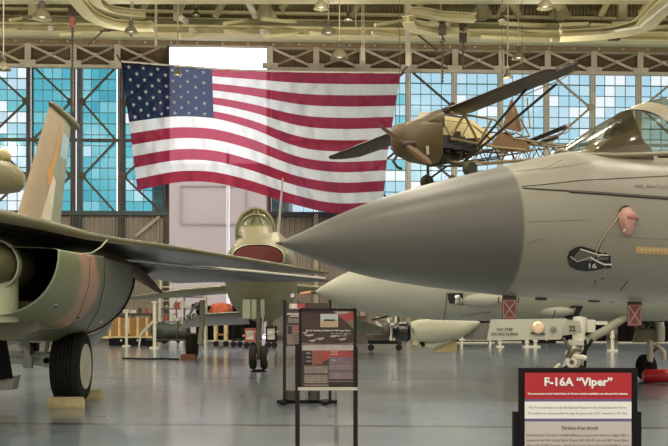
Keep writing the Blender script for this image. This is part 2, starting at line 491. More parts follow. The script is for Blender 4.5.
# posts, gussets, diagonals above the lower chord
mb = MB(); D = 48.8
def q(px, py, D=48.8): return P(px, py, D)
for px in (-20, 33, 100, 178, 265, 408, 482, 560, 622, 700):
    mb.box((q(px, 0).x, D, (q(0, 20).z+ZT)/2), (.42, .3, ZT-q(0, 20).z), beam)
    a = q(px, -14); g = [q(px-12, 17.5), q(px+12, 17.5), q(px+5, 4), q(px-5, 4)]
    if px in (265, 482, 560): mb.prism(g, (0, .06, 0), beam)
for a, b, c, d in ((243, -6, 256, 18), (228, -6, 215, 17), (290, 0, 281, 10), (352, 17, 364, -6), (418, 8, 428, -8), (498, 18, 510, -8), (520, 17, 505, -6), (560, 10, 545, -6), (140, 17, 150, -6), (178, 12, 188, -6), (640, 14, 655, -6), (600, 17, 612, -6)):
    mb.bar(q(a, b, 48.3), q(c, d, 48.3), .16, .28, beam)
tr(mb)
# lateral bracing seen as shallow V lines
mb = MB()
for a, b, c, d in ((224, 23.5, 258, 19), (262, 19, 312, 24), (225, 31, 264, 37), (264, 37, 318, 32), (375, 25, 410, 19), (372, 33, 408, 38), (408, 20, 450, 27), (60, 35, 105, 30), (0, 30, 50, 29), (480, 37, 551, 40), (551, 40, 590, 36), (500, 23, 546, 26), (10, 20, 40, 15), (640, 30, 668, 26), (560, 30, 600, 35), (310, 33, 350, 36), (130, 33, 180, 37), (180, 37, 225, 33)):
    mb.bar(P(a, b, 45), P(c, d, 47.5), .12, .14, beam2)
for a, b, c, d in ((181, 18, 187, 22), (191, 30, 197, 36), (262, 31, 269, 37), (247, 0, 256, 17), (50, 28, 54, 33)):
    mb.bar(P(a, b, 45.5), P(c, d, 46.5), .2, .2, white)
for a, b, c, d in ((88, 45, 104, 30), (418, 35, 437, 50), (100, 31, 110, 31), (104, 30, 125, 30), (125, 30, 132, 36)):
    mb.bar(P(a, b, 44), P(c, d, 44.3), .05, .07, steelD)
tr(mb)
# bending crane rails
def rail(pts, z, w=.42, h=.26, m=beam2):
    path = [Vector(((px-334)*D/F, D, z)) for px, D in pts]
    # refine
    n = len(path); fine = []
    tab = [(i, p.x, p.y) for i, p in enumerate(path)]
    k = 0
    while k <= (n-1)*8:
        t = k/8; fine.append(Vector((smoothtab(tab, t, 1), smoothtab(tab, t, 2), z))); k += 1
    mb = MB()
    def sweep(ox, oz, ww, hh):
        rings = []
        for i, p in enumerate(fine):
            d = (fine[min(i+1, len(fine)-1)]-fine[max(i-1, 0)]).normalized(); s = d.cross(Z_)
            c = p+s*ox+Z_*oz
            rings.append([c+s*ww/2+Z_*hh/2, c-s*ww/2+Z_*hh/2, c-s*ww/2-Z_*hh/2, c+s*ww/2-Z_*hh/2])
        mb.loft(rings, m)
    sweep(0, h/2, w, .04); sweep(0, -h/2, w, .04); sweep(0, 0, .05, h)
    return mb
def zd(z, py): return (z-CAMZ)/((HY-py)/F)
z = 13.4
tr(rail([(70, zd(z, -8)), (78, zd(z, 1)), (90, zd(z, 14)), (106, zd(z, 22)), (128, zd(z, 26)), (154, zd(z, 27))], z, .5))
tr(rail([(92, zd(13.8, -8)), (98, zd(13.8, 3)), (108, zd(13.8, 9.5)), (122, zd(13.8, 12.5)), (145, zd(13.8, 15))], 13.8, .5))
tr(rail([(408, zd(z, 19)), (412, zd(z, 26)), (425, zd(z, 30)), (440, zd(z, 32)), (458, zd(z, 32.5))], z, .5))
tr(rail([(409, zd(13.8, 12)), (425, zd(13.8, 13)), (441, zd(13.8, 16)), (475, zd(13.8, 18))], 13.8, .5))
tr(rail([(680, zd(z, -10)), (664, zd(z, 4)), (652, zd(z, 16)), (642, zd(z, 25)), (622, zd(z, 31)), (598, zd(z, 34)), (560, zd(z, 36))], z, .9))
mb = MB()
for a, b, c, d in ((590, 25, 612, 26), (612, 24, 632, 23), (560, 25, 588, 24), (458, 29, 470, 34), (430, 22, 450, 24), (120, 20, 153, 26), (130, 27, 152, 22)):
    mb.tube([P(a, b, 43), P(c, d, 43)], .1, beam2, 8)
mb.tube([P(600, 33, 43), P(640, 27, 41), P(668, 4, 38)], .06, white, 8)
mb.box(P(614, 38.5, 44), (.5, .3, .16), steelD)
tr(mb)
# vertical poles from the roof
mb = MB(); mb.box((P(408, 0, 44).x, 44, (P(0, 66, 44).z+ZT)/2), (.2, .2, ZT-P(0, 66, 44).z), steelL); tr(mb)
# hoist chains
def hoist(px, y_top, y_hook, y_end, D, label, red):
    t = thing('chain_hoist', P(px, y_end, D), label, 'hoist', None)
    mb = MB()
    for k in range(int((y_end-y_hook)/1.6)):
        yy = y_hook+k*1.6; mb.bar(P(px, yy, D), P(px, yy+1.35, D), .10 if k % 2 else .05, .05 if k % 2 else .10, steelD, up=(0, 1, 0))
    mb.bar(P(px, y_hook, D), P(px, y_end, D), .04, .04, steelD, up=(0, 1, 0))
    mb.build('chain', t)
    b = MB(); c = P(px, y_hook, D)
    b.box(c+Z_*.3, (.3, .25, .4), steelD); b.lathe([(.1, -.2), (.2, -.1), (.2, .1), (.1, .2)], c+Z_*.75, (0, 1, 0), steelD, 12)
    b.tube([c+Z_*.1, c, c+Vector((.12, 0, -.15)), c+Vector((0, 0, -.28)), c+Vector((-.12, 0, -.18))], .04, steelD, 6)
    if red: b.box(c+Vector((0, -.02, -.05)), (.2, .2, .5), redm)
    b.build('hook_block', t)
    b = MB(); b.tube([c+Z_*.9, P(px, y_top, D)], .05, steelD, 6); b.build('hanger', t)
    return t
hoist(72.5, -5, 20, 112, 41, 'dark chain hoist with a red block hanging in front of the left windows', True)
hoist(442.5, 28, 37, 84, 42, 'dark chain hoist hanging from the curved rail right of the flag', False)
hoist(463, 30, 45, 70, 43, 'short black hook and chain under the rail end, right of the longer chain hoist', False)

# ------------------------------------------------------------------ pendant lamps
shade = mat('lamp_shade_enamel', (104, 98, 76), .4, var=.1, spec=.5)
lampin = mat('lamp_reflector', (170, 164, 140), .4, var=0)
bulb = emis('lamp_glow', (255, 236, 190), .6)
def lamp(px, py, wpx, D, ytop, label):
    r = wpx/2*D/F; c = P(px, py, D)     # rim centre
    t = thing('pendant_lamp', c, label, 'lamp', 'bell lamps hung from the hangar roof')
    s = r/.33
    mb = MB(); mb.lathe([(.33*s, 0), (.31*s, .05*s), (.24*s, .2*s), (.12*s, .33*s), (.08*s, .36*s)], c, Z_, shade, 20, False)
    mb.lathe([(.32*s, .0), (.30*s, .05*s), (.22*s, .2*s), (.10*s, .32*s), (0, .33*s)], c, Z_, lampin, 20, False)
    mb.build('lamp_shade', t, 1)
    mb = MB(); mb.lathe([(.08*s, .33*s), (.11*s, .38*s), (.11*s, .55*s), (.05*s, .6*s)], c, Z_, steelD, 12); mb.build('socket', t, 1)
    mb = MB(); mb.lathe([(0, .02*s), (.1*s, .06*s), (.11*s, .15*s), (.05*s, .28*s)], c, Z_, bulb, 12); mb.build('bulb', t, 1)
    mb = MB(); mb.tube([c+Z_*.58*s, P(px, ytop, D)], .022, steel, 6); mb.build('rod', t)
    return t
lamp(3.5, 70, 15, 36, -15, 'bell lamp on a long pale rod at the left edge, in front of the windows')
lamp(131, 33, 14, 40, -8, 'bell lamp under the curved rail above the blue corner of the flag')
lamp(177.5, 75, 9, 46, -12, 'small dark bell lamp hanging in front of the flag canton')
lamp(196, 15.5, 9, 47, 0, 'small bell lamp among the beams above the open white doorway')
lamp(321, 9, 16, 37, -8, 'bell lamp at the very top, just left of the roof middle')
lamp(328.5, 34, 15, 40, -8, 'bell lamp against the pale beam above the red stripes')
lamp(348, 20, 9, 44, -8, 'bell lamp with black socket above and between the pair over the flag')
lamp(339.5, 59, 19, 39, -8, 'lowest bell lamp over the flag, in front of the crossed braces')
lamp(502, 20.5, 9, 44, -8, 'small bell lamp left of the large one at top right')
lamp(545, 8.5, 17, 37, -8, 'large bell lamp at the top edge above the hanging plane')
lamp(518.5, 59, 14, 42, -8, 'bell lamp before the crossed braces above the hanging plane wing')
lamp(507.5, 78, 10, 45, -8, 'small bell lamp in front of window glass above the hanging plane wing')
lamp(42, 19, 20, 38, 4, 'wide bell lamp with black socket among the upper left beams')
mb = MB()
for px, D_, ye in ((156, 44, 45), (178, 44, 30), (356, 44, 30), (364, 44, 60), (362, 43.5, 60), (441, 43, 20), (508, 43, 48), (133, 40.2, 10)):
    mb.tube([P(px, -12, D_), P(px, ye, D_)], (.02 if px != 156 else .05), steelL, 6)
tr(mb)

# ------------------------------------------------------------------ the flag
FR = cloth('flag_red', (146, 46, 66), .11, .4); FW = cloth('flag_white', (214, 214, 220), .065, .4); FB = cloth('flag_blue', (38, 43, 66), .12, .4)
starw = cloth('flag_star_white', (225, 226, 232), .1, .4)
ftab = [  # u, xtop, ytop, xc, yc, xbot, ybot
    (0.0, 121, 62, 129, 122, 137.5, 190.5), (.17, 164, 65.5, 168, 117, 173, 183), (.27, 190, 67.3, 192, 116.5, 196, 181.5),
    (.36, 216, 69.5, 217.5, 119, 219, 183.5), (.48, 250, 71, 250, 128, 250, 191), (.66, 300, 72.2, 299, 147, 298, 205.5), (.82, 345, 72.8, 340, 151.5, 337, 213.5), (1.0, 401, 73.2, 388, 149.5, 382, 212)]
def flag_pt(u, s, off=0):        # s: stripes from the top, 0..13
    g = [smoothtab(ftab, u, k) for k in range(1, 7)]
    if s <= 7: f = s/7; x = g[0]+(g[2]-g[0])*f; y = g[1]+(g[3]-g[1])*f
    else: f = (s-7)/6; x = g[2]+(g[4]-g[2])*f; y = g[3]+(g[5]-g[3])*f
    D_ = 49.3+.10*math.sin(u*21+s*.5)+.10*math.sin(u*47-s*.9)*(.3+s/13)+.06*math.sin(u*90+s*1.7)+.03*math.sin(u*150-s*2.9)-off
    return P(x, y, D_)
FT = thing('national_flag', P(260, 190, 49.3), 'huge translucent stars and stripes flag hanging before the hangar doors', 'flag')
NU = 130; SUB = 3; uc = .345
def flag_part(name, sel, m):
    mb = MB(); vs = []; fs = []; idx = {}
    def vi(i, j):
        if (i, j) not in idx: idx[(i, j)] = len(vs); vs.append(flag_pt(i/NU, j/SUB))
        return idx[(i, j)]
    for i in range(NU):
        for j in range(13*SUB):
            if sel((i+.5)/NU, j//SUB): fs.append((vi(i, j), vi(i+1, j), vi(i+1, j+1), vi(i, j+1)))
    mb.add(vs, fs, m); return mb.build(name, FT, 60)
flag_part('red_stripes', lambda u, s: s % 2 == 0 and not (u < uc and s < 7), FR)
flag_part('white_stripes', lambda u, s: s % 2 == 1 and not (u < uc and s < 7), FW)
flag_part('canton', lambda u, s: u < uc and s < 7, FB)
mb = MB()
for r in range(9):
    for c in range(6 if r % 2 == 0 else 5):
        uu = uc*((c+.5)/6 if r % 2 == 0 else (c+1)/6); ss = 7*(r+.75)/9.4
        vs = [flag_pt(uu, ss, .05)]
        ru = .0088; rs = .30
        for k in range(10):
            a = k*PI/5; R = 1 if k % 2 == 0 else .42
            vs.append(flag_pt(uu+math.sin(a)*R*ru, ss-math.cos(a)*R*rs, .05))
        mb.add(vs, [(0, k+1, (k+1) % 10+1) for k in range(10)], starw)
mb.build('stars', FT)
mb = MB(); mb.tube([flag_pt(k/24, 0, 0)+Z_*.03 for k in range(25)], .05, white, 6); mb.tube([flag_pt(0, 0), P(117, 55, 49.6)], .04, steelD, 6); mb.tube([flag_pt(1, 0), P(408, 66, 49.8)], .04, steelD, 6)
mb.build('hanging_rope', FT)

# ------------------------------------------------------------------ F-16 style fighter, front right
g16 = mat('fighter_grey', (131, 127, 113), .40, var=.05, scale=1.6, spec=.5)
r16 = mat('radome_grey', (86, 84, 77), .40, var=.04, scale=1.5, spec=.5)
lineM = mat('panel_line_dark', (56, 50, 40), .6, var=0)
lineL = mat('panel_line_soft', (112, 106, 90), .6, var=0)
th = math.radians(13); A16 = Vector((math.cos(th), math.sin(th), 0)); N16 = Vector((math.sin(th), -math.cos(th), 0))
O16 = Vector(((280-334)*6.8/F, 6.8, 0))
def t16(px):
    k = (px-334)/F; return (k*O16.y-O16.x)/(A16.x-A16.y*k)
st16 = [(280, 242.6, 244.2), (283, 241.3, 246.2), (290, 237.6, 249.6), (305, 230.6, 255.8), (325, 220.6, 263.8), (350, 209.8, 271.6), (380, 198.6, 279), (415, 187.6, 285), (450, 178.4, 289.6), (480, 171.4, 293), (500, 166.6, 295.2), (525, 160.8, 297), (545, 156.5, 298), (562, 153.2, 299), (580, 155.5, 300), (600, 158, 300.8), (668, 160, 303.5), (720, 160, 306), (800, 163, 309)]
wid16 = [(280, 1.0), (480, 1.0), (530, 1.02), (600, 1.08), (800, 1.2)]
def ring16(px, N=64):
    t = t16(px); c = O16+A16*t; D_ = c.y
    yt, yb = smoothtab(st16, px, 1), smoothtab(st16, px, 2)
    zt, zb = CAMZ+(HY-yt)*D_/F, CAMZ+(HY-yb)*D_/F
    h = (zt-zb)/2; n = 2.0+max(0, min(.35, (px-490)/200))
    return superring(Vector((c.x, c.y, (zt+zb)/2)), N16, Z_, h*interp(wid16, px), h, h, n, N)
J = thing('fighter_jet', (1.9, 7.3, 0), 'large grey fighter jet nose with pointed radome, closest aircraft on the right', 'aircraft')
pxs = [280, 281, 283, 286, 290, 296, 305, 315, 325, 337, 350, 365, 380, 397, 415, 432, 450, 465, 480, 490, 497]
mr = MB().loft([ring16(p) for p in pxs], r16)
mr.build('radome', J, 50)
pxs = [498.6, 512, 525, 535, 545, 553, 562, 570, 580, 590, 600, 625, 650, 668, 690, 720, 760, 800]
mf = MB().loft([ring16(p) for p in pxs], g16)
body = mf.build('fuselage', J, 50)
mb = MB().loft([ring16(497), ring16(498.6)], lineL, False); mb.build('radome_seam', J, 1)
bvF = bvh_of(mf); bvR = bvh_of(mr)
# nose tip cap
mb = MB(); tip = O16+A16*0; mb.lathe([(.0, -.03), (.006, -.02), (.012, 0), (.014, .02)], Vector((tip.x, tip.y, CAMZ+(HY-243.4)*6.8/F)), A16, steelD, 12); mb.build('nose_tip', J, 1)
# chine lines
mb = MB()
strip_on(mb, bvF, [(519, 188), (560, 190.5), (600, 192.5), (668, 197.5), (700, 200)], .006, lineM, .002)
strip_on(mb, bvF, [(570, 191.8), (600, 193.6), (668, 198.8), (700, 201)], .009, lineM, .001)
strip_on(mb, bvF, [(516, 187), (540, 185), (580, 180.5), (668, 176), (700, 174)], .0035, lineM, .001)
mb.build('chine', J)
mb = MB()
for pts in ([(540, 170), (570, 166), (590, 163)], [(617, 236), (640, 238), (668, 239)], [(520, 222), (550, 221), (585, 220)], [(520, 245), (545, 238)],):
    strip_on(mb, bvF, pts, .0015, lineL, .001)
strip_on(mb, bvF, [(628, 281), (620, 291)], .003, lineM, .001)
strip_on(mb, bvF, [(605, 277), (601, 279)], .004, lineM, .001)
strip_on(mb, bvF, [(596, 280), (594, 284)], .003, lineM, .001)
strip_on(mb, bvF, [(500, 174), (545, 168), (562, 160)], .0015, lineL, .001)
mb.build('panel_lines', body)
mb = MB()
for k, (tx, xx, yy, ww) in enumerate((('CAUTION RADOME', 483, 231, 13), ('DO NOT PAINT THIS SURFACE', 476, 235, 27), ('EXCEPT AS PER MANUAL', 477, 239.5, 24))):
    text_on(mb, bvR, tx, xx, yy, ww, 2.2, lineL)
mb.build('stencil', bpy.data.objects['radome'])
mb = MB(); text_on(mb, bvF, 'MAJ  Alex', 635, 189, 20, 4, lineM, slope=.0); text_on(mb, bvF, 'Rusk', 657, 188.4, 11, 3.8, lineL)
mb.build('stencil', body)
# tan data plate
mb = MB(); patch_on(mb, bvF, [(636, 246), (672, 248), (672, 255), (635, 253.5)], mat('tan_tape', (182, 152, 104), .6, var=.1, scale=12), .004)
for k in range(8): patch_on(mb, bvF, [(640+k*4, 248.5), (642.4+k*4, 248.7), (642.4+k*4, 251.4), (640+k*4, 251.2)], mat('faded_print', (202, 178, 134), .6), .006, 2, 1)
o = mb.build('label_strip', J); o['label'] = 'tan label strip'
# black covered opening
mb = MB()
poly = [(567, 258), (569, 251.5), (575, 247.5), (581, 246), (590, 248.5), (599, 252), (607, 253), (610.5, 256), (610.5, 262), (611, 268), (603, 268.5), (594, 270.5), (585, 271), (576, 269.5), (569, 265.5)]
cen = hit(bvF, 589, 260, .004)
pts = [hit(bvF, x, y, .004) for x, y in poly]; mb.add([cen]+pts, [(0, i+1, (i+1) % len(pts)+1) for i in range(len(pts))], blackg)
vent_shade = mat('vent_shadow_grey', (92, 88, 76), .5, var=.1)  # shadow inside the vent, put into the patch colour
patch_on(mb, bvF, [(579, 250), (597, 254), (592, 261), (571, 259)], vent_shade, .006, 6, 4)
patch_on(mb, bvF, [(597, 256), (608, 256.5), (608, 259.5), (596, 260)], vent_shade, .006, 4, 2)
strip_on(mb, bvF, [(580, 249), (590, 252), (597, 254.5), (608, 255)], .005, steelL, .008)
strip_on(mb, bvF, [(590, 257), (598, 261.5), (604, 264), (611, 264)], .006, white, .008)
strip_on(mb, bvF, [(570, 256), (574, 259), (577, 261), (583, 259), (590, 256.5)], .002, white, .012)
op = mb.build('vent_cover', J, 0); op['label'] = 'black cover with white 16'
mb = MB(); text_on(mb, bvF, '16', 588.5, 267.5, 7.5, 5, white, .012, bold=.02); mb.build('number', op)
mb = MB(); strip_on(mb, bvF, [(597, 252), (600, 244), (604, 236), (609, 229), (616, 221), (620, 213)], .0032, lineM, .012)
strip_on(mb, bvF, [(595, 253), (599, 243), (605, 233), (612, 225), (617, 217)], .0022, wood, .016); strip_on(mb, bvF, [(599, 249), (602, 254), (596, 256)], .002, wood, .016)
strip_on(mb, bvF, [(604, 264), (605, 272), (603, 277)], .001, wood, .01)
tag(mb.build('retaining_cord'), 'thin twisted cord between the pink probe cover and the black vent on the jet nose', 'cord')
# pink fabric cover
pink = mat('faded_pink_fabric', (186, 142, 128), .8, var=.12, scale=30)
PC = thing('probe_cover', hit(bvF, 627, 222, .0), 'faded pink fabric cover tied over a probe on the grey jet nose', 'cover')
mb = MB(); poly = [(618, 213), (621, 208), (626, 206), (629, 208), (633, 212), (636.5, 217), (636, 222), (633, 227), (632, 234), (626, 235.5), (621, 231), (618.5, 224), (617.5, 218)]
c0 = hit(bvF, 627, 220, .05); rim = [hit(bvF, x, y, .012) for x, y in poly]; mid = [hit(bvF, 627+(x-627)*.6, 220+(y-220)*.6, .045) for x, y in poly]; fl = [hit(bvF, x, y, .0) for x, y in poly]
n = len(poly); mb.add([c0]+mid, [(0, i+1, (i+1) % n+1) for i in range(n)], pink); mb.loft([mid, rim, fl], pink, False)
mb.build('cloth_body', PC, 1)
mb = MB(); mb.loft([superring(hit(bvF, x_, y_, o_), N16, Z_, .014*q_, .016*q_, .016*q_, 3, 12) for x_, y_, o_, q_ in ((621.5, 218, .03, .7), (626, 217.5, .045, 1), (632, 218, .045, 1), (636, 219, .03, .9))], mat('pink_fabric_dark', (158, 112, 100), .8, var=.1, scale=30)); mb.build('probe_sleeve', PC, 1)
mb = MB(); strip_on(mb, bvF, [(618, 212), (620, 208.5), (623, 206.5), (627, 206.5)], .005, lineM, .02); strip_on(mb, bvF, [(629, 233), (631, 229), (633, 227)], .004, white, .02); strip_on(mb, bvF, [(621, 232), (624, 229)], .004, white, .03); mb.build('tie', PC)
# belly antennas
for px, py in ((541, 298), (594, 300)):
    mb = MB(); c = O16+A16*t16(px); c = Vector((c.x, c.y, CAMZ+(HY-py)*c.y/F)); 
    mb.box(c-Z_*.0, (.075, .05, .03), steelD); mb.prism([c+Vector((-.025, 0, -.012)), c+Vector((.03, 0, -.012)), c+Vector((.018, 0, -.05)), c+Vector((0, 0, -.05))], (0, .012, 0), steelL); mb.build('antenna', J)
# red tags
def xtag(px, y0, y1, label):
    D_ = (O16+A16*t16(px)).y-.0; c = P(px, y0, D_); h = (y1-y0)*D_/F; w = .105
    t = thing('warning_tag', c-Z_*h, label, 'tag', 'red warning tags under the grey jet')
    mb = MB(); mb.box(c-Z_*h/2, (w, .012, h), redm); mb.build('plate', t)
    mb = MB(); hw, hh = w*.42, h*.4; k = Vector((0, -.008, -h*.52))
    for a, b in (((-hw, hh), (hw, -hh)), ((hw, hh), (-hw, -hh))): mb.bar(c+k+Vector((a[0], 0, a[1])), c+k+Vector((b[0], 0, b[1])), .004, .005, cream)
    for a, b in (((-hw, hh), (hw, hh)), ((hw, hh), (hw, -hh)), ((hw, -hh), (-hw, -hh)), ((-hw, -hh), (-hw, hh))): mb.bar(c+k+Vector((a[0], 0, a[1])), c+k+Vector((b[0], 0, b[1])), .003, .003, cream)
    mb.build('cross_mark', t)
    mb = MB(); mb.box(c+Z_*.012, (w*.9, .05, .035), steelD); mb.build('clip', t)
xtag(509.5, 298, 319, 'red tag with a pale cross hanging under the jet nose, left of the pair')
xtag(634.5, 303, 326, 'red tag with a pale cross hanging under the jet belly at the right edge')
# canopy
def tglass():
    m = bpy.data.materials.new('canopy_acrylic'); m.use_nodes = True; nt = m.node_tree
    for n in list(nt.nodes): nt.nodes.remove(n)
    o = nt.nodes.new('ShaderNodeOutputMaterial'); t = nt.nodes.new('ShaderNodeBsdfTransparent'); t.inputs['Color'].default_value = (.80, .78, .66, 1)
    g = nt.nodes.new('ShaderNodeBsdfGlossy'); g.inputs['Roughness'].default_value = .12
    lw = nt.nodes.new('ShaderNodeLayerWeight'); lw.inputs['Blend'].default_value = .3
    mx = nt.nodes.new('ShaderNodeMixShader'); nt.links.new(lw.outputs['Facing'], mx.inputs['Fac'])
    nt.links.new(t.outputs[0], mx.inputs[1]); nt.links.new(g.outputs[0], mx.inputs[2]); nt.links.new(mx.outputs[0], o.inputs['Surface'])
    return m
acr = tglass()
ctab = [(558, 152.0), (570, 143.5), (585, 133.5), (600, 124), (625, 110.5), (648, 101.5), (668, 97), (700, 93), (740, 95), (790, 110)]
cw = [(558, .12), (580, .24), (610, .31), (650, .345), (700, .36), (790, .3)]
sillz = [(558, 2.70), (600, 2.685), (668, 2.71), (800, 2.72)]
def cpt(px, ph, sc=1.0):
    t = t16(px); c = O16+A16*t; zt = CAMZ+(HY-smoothtab(ctab, px))*c.y/F; z0 = interp(sillz, px)
    w = interp(cw, px)*sc; h = (zt-z0)*sc
    return Vector((c.x, c.y, z0))+N16*w*math.copysign(abs(math.cos(ph))**.9, math.cos(ph))+Z_*h*abs(math.sin(ph))**.9
def bow(ph): return 622+32*abs(math.cos(ph))**2.4
NP = 28
def shell(pf0, pf1, nu, m, sc=1.0):
    mb = MB(); rings = []
    for i in range(nu+1):
        rings.append([cpt(pf0(PI*k/NP)*(1-i/nu)+pf1(PI*k/NP)*i/nu, PI*k/NP, sc) for k in range(NP+1)])
    mb.loft(rings, m, False, False); return mb
fr16 = mat('canopy_frame_tan', (142, 134, 112), .4, var=.05)
o = shell(lambda p: 560, bow, 14, acr).build('windshield', J, 60)
mb = shell(bow, lambda p: bow(p)+18, 3, fr16, 1.012); mb.build('canopy_bow', J, 60)
mb = shell(lambda p: bow(p)-1.5, lambda p: bow(p)+.5, 1, blackg, 1.016); mb.build('bow_seal', J, 60)
o = shell(lambda p: bow(p)+18, lambda p: 790, 10, acr).build('canopy', J, 60)
# sill rails
mb = MB()
for s in (0, PI):
    mb.tube([cpt(p, s)+Z_*.0 for p in range(560, 792, 12)], .016, fr16, 8)
mb.tube([cpt(560, PI*k/10) for k in range(11)], .012, fr16, 8); mb.build('canopy_sill', J, 1)
# cockpit interior
ck = mat('cockpit_khaki', (88, 78, 56), .6, var=.15, scale=8); ckD = mat('cockpit_dark', (40, 36, 28), .6, var=.1)
def cp(px, w, z):
    c = O16+A16*t16(px); return Vector((c.x, c.y, z))+N16*w
mb = MB()
mb.loft([[cp(575, w, 2.66) for w in (-.14, .14)]+[cp(575, .14, 2.68), cp(575, -.14, 2.68)], [cp(600, w, 2.66) for w in (-.25, .25)]+[cp(600, .2, 2.83), cp(600, -.2, 2.83)], [cp(618, w, 2.66) for w in (-.28, .28)]+[cp(618, .22, 2.88), cp(618, -.22, 2.88)], [cp(634, w, 2.66) for w in (-.28, .28)]+[cp(634, .25, 2.74), cp(634, -.25, 2.74)]], ck)
mb.build('glare_shield', J, 1)
mb = MB(); mb.prism([cp(606, -.05, 2.86), cp(612, -.05, 2.98), cp(617, -.05, 2.97), cp(618, -.05, 2.86)], N16*.1, ckD)
mb.bar(cp(617, -.05, 2.96), cp(622, -.05, 2.80), .012, .02, ckD); mb.bar(cp(622, .1, 2.76), cp(612, .1, 2.99), .012, .02, ckD); mb.build('head_up_display', J)
mb = MB(); mb.box(cp(712, 0, 2.80), (.12, .36, .5), ckD, Matrix.Rotation(th, 3, 'Z')); mb.box(cp(715, 0, 3.06), (.1, .22, .14), ckD, Matrix.Rotation(th, 3, 'Z')); mb.box(cp(690, 0, 2.72), (.3, .4, .1), ck, Matrix.Rotation(th, 3, 'Z'))
mb.build('ejection_seat', J)

# ------------------------------------------------------------------ generic loft aircraft body
def body_loft(stations, lat, m, name, parent, N=40, n=2.1, smooth=50):
    """stations: (X, D, zt, zb, halfwidth)"""
    rings = [superring(Vector((x, d, (zt+zb)/2)), lat, Z_, w, (zt-zb)/2, (zt-zb)/2, n, N) for x, d, zt, zb, w in stations]
    mb = MB().loft(rings, m); ob = mb.build(name, parent, smooth)
    return mb, ob
def airfoil(le, te, thick, up=Z_, N=14):
    le = Vector(le); te = Vector(te); ch = te-le; out = []
    for k in range(N):
        a = 2*PI*k/N; x = .5-.5*math.cos(a); y = math.copysign(1, math.sin(a))*thick*(2.6*math.sqrt(max(x, 0))*(1-x)**.9) if x > 0 else 0
        out.append(le+ch*x+up*y*.5)
    return out

# ------------------------------------------------------------------ swing-wing jet at the left
def camo():
    m = bpy.data.materials.new('three_colour_camouflage'); m.use_nodes = True; nt = m.node_tree; N = nt.nodes; L = nt.links; b = N['Principled BSDF']
    g = N.new('ShaderNodeNewGeometry'); s = N.new('ShaderNodeSeparateXYZ'); L.new(g.outputs['Position'], s.inputs[0])
    mm = N.new('ShaderNodeMath'); mm.operation = 'MULTIPLY_ADD'; L.new(s.outputs['Z'], mm.inputs[0]); mm.inputs[1].default_value = .75; L.new(s.outputs['Y'], mm.inputs[2])
    no = N.new('ShaderNodeTexNoise'); no.inputs['Scale'].default_value = 1.2; L.new(g.outputs['Position'], no.inputs['Vector'])
    m2 = N.new('ShaderNodeMath'); m2.operation = 'MULTIPLY_ADD'; L.new(no.outputs['Fac'], m2.inputs[0]); m2.inputs[1].default_value = .5; L.new(mm.outputs[0], m2.inputs[2])
    mr = N.new('ShaderNodeMapRange'); mr.inputs[1].default_value = 14.5; mr.inputs[2].default_value = 18.5; L.new(m2.outputs[0], mr.inputs[0])
    r = N.new('ShaderNodeValToRGB'); r.color_ramp.interpolation = 'LINEAR'; e = r.color_ramp.elements
    e[0].position = .36; e[0].color = rgb(116, 122, 90); e[1].position = .40; e[1].color = rgb(164, 130, 108)
    x = e.new(.52); x.color = rgb(164, 130, 108); x = e.new(.56); x.color = rgb(100, 102, 86)
    L.new(mr.outputs[0], r.inputs['Fac']); L.new(r.outputs['Color'], b.inputs['Base Color']); b.inputs['Roughness'].default_value = .42
    return m
camoM = camo()
olive = mat('olive_green', (90, 87, 60), .45, var=.1, scale=1.2)
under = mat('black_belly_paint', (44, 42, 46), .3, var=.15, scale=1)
palegr = mat('pale_green_grey', (158, 162, 136), .4, var=.08)
K = thing('swing_wing_jet', (-4.6, 15, 0), 'camouflaged jet with round air intake, cropped at the left edge', 'aircraft')
# fuselage
body_loft([(-5.8, 9.6, 2.5, 2.3, .1), (-5.75, 10.4, 2.8, 1.9, .45), (-5.7, 12, 3.0, 1.6, .75), (-5.6, 14, 3.05, 1.5, .95), (-5.5, 17, 3.15, 1.5, 1.0), (-5.4, 20, 3.1, 1.7, .8), (-5.4, 22.5, 2.9, 2.0, .4)], X_, olive, 'fuselage', K, n=2.6)
# nacelle outer skin
nst = [(13.5, -4.62, .92, 2.43, 1.50), (13.8, -4.62, .99, 2.42, 1.44), (14.4, -4.62, 1.10, 2.41, 1.35), (15.2, -4.62, 1.18, 2.40, 1.25), (16.2, -4.62, 1.22, 2.38, 1.19), (17.3, -4.62, 1.16, 2.36, 1.15)]
def nring(d, cx, a, zt, zb, k=1.0, N=48, sh=0):
    out = []; zc = zt-.05
    for i in range(N):
        t = 2*PI*i/N; ct, s_ = math.cos(t), math.sin(t)
        if s_ >= 0: p = Vector((cx+a*k*math.copysign(abs(ct)**.8, ct), d, zc+.06*k*s_**.6))
        else: p = Vector((cx+a*k*math.copysign(abs(ct)**.95, ct), d, zc-(zc-zb)*k*abs(s_)**.95))
        out.append(p)
    return out
mb = MB(); mb.loft([nring(*s) for s in nst], camoM, False)
o = mb.build('engine_nacelle', K, 50); bvN = bvh_of(mb)
mb = MB(); mb.loft([nring(*nst[0]), nring(13.46, *nst[0][1:], k=.985), nring(13.5, *nst[0][1:], k=.97), nring(13.7, *nst[0][1:], k=.96)], palegr, False); mb.build('intake_lip', K, 1)
mb = MB(); mb.loft([nring(13.6, *nst[0][1:], k=.962), nring(15, -4.75, .75, 2.35, 1.6, k=.9), nring(17, -4.9, .6, 2.3, 1.7, k=.9)], blackg, False); mb.add(nring(16.9, -4.9, .65, 2.3, 1.65), [tuple(range(48))], blackg); mb.build('intake_duct', K, 1)
mb = MB(); mb.loft([nring(17.3, *nst[-1][1:]), nring(17.36, *nst[-1][1:], k=1.02), nring(17.5, *nst[-1][1:], k=1.0), nring(17.5, *nst[-1][1:], k=.9)], black, False); mb.build('cowl_edge', K)
mb = MB(); mb.add(nring(17.45, *nst[-1][1:]), [tuple(range(48))], black); mb.build('bulkhead', K)
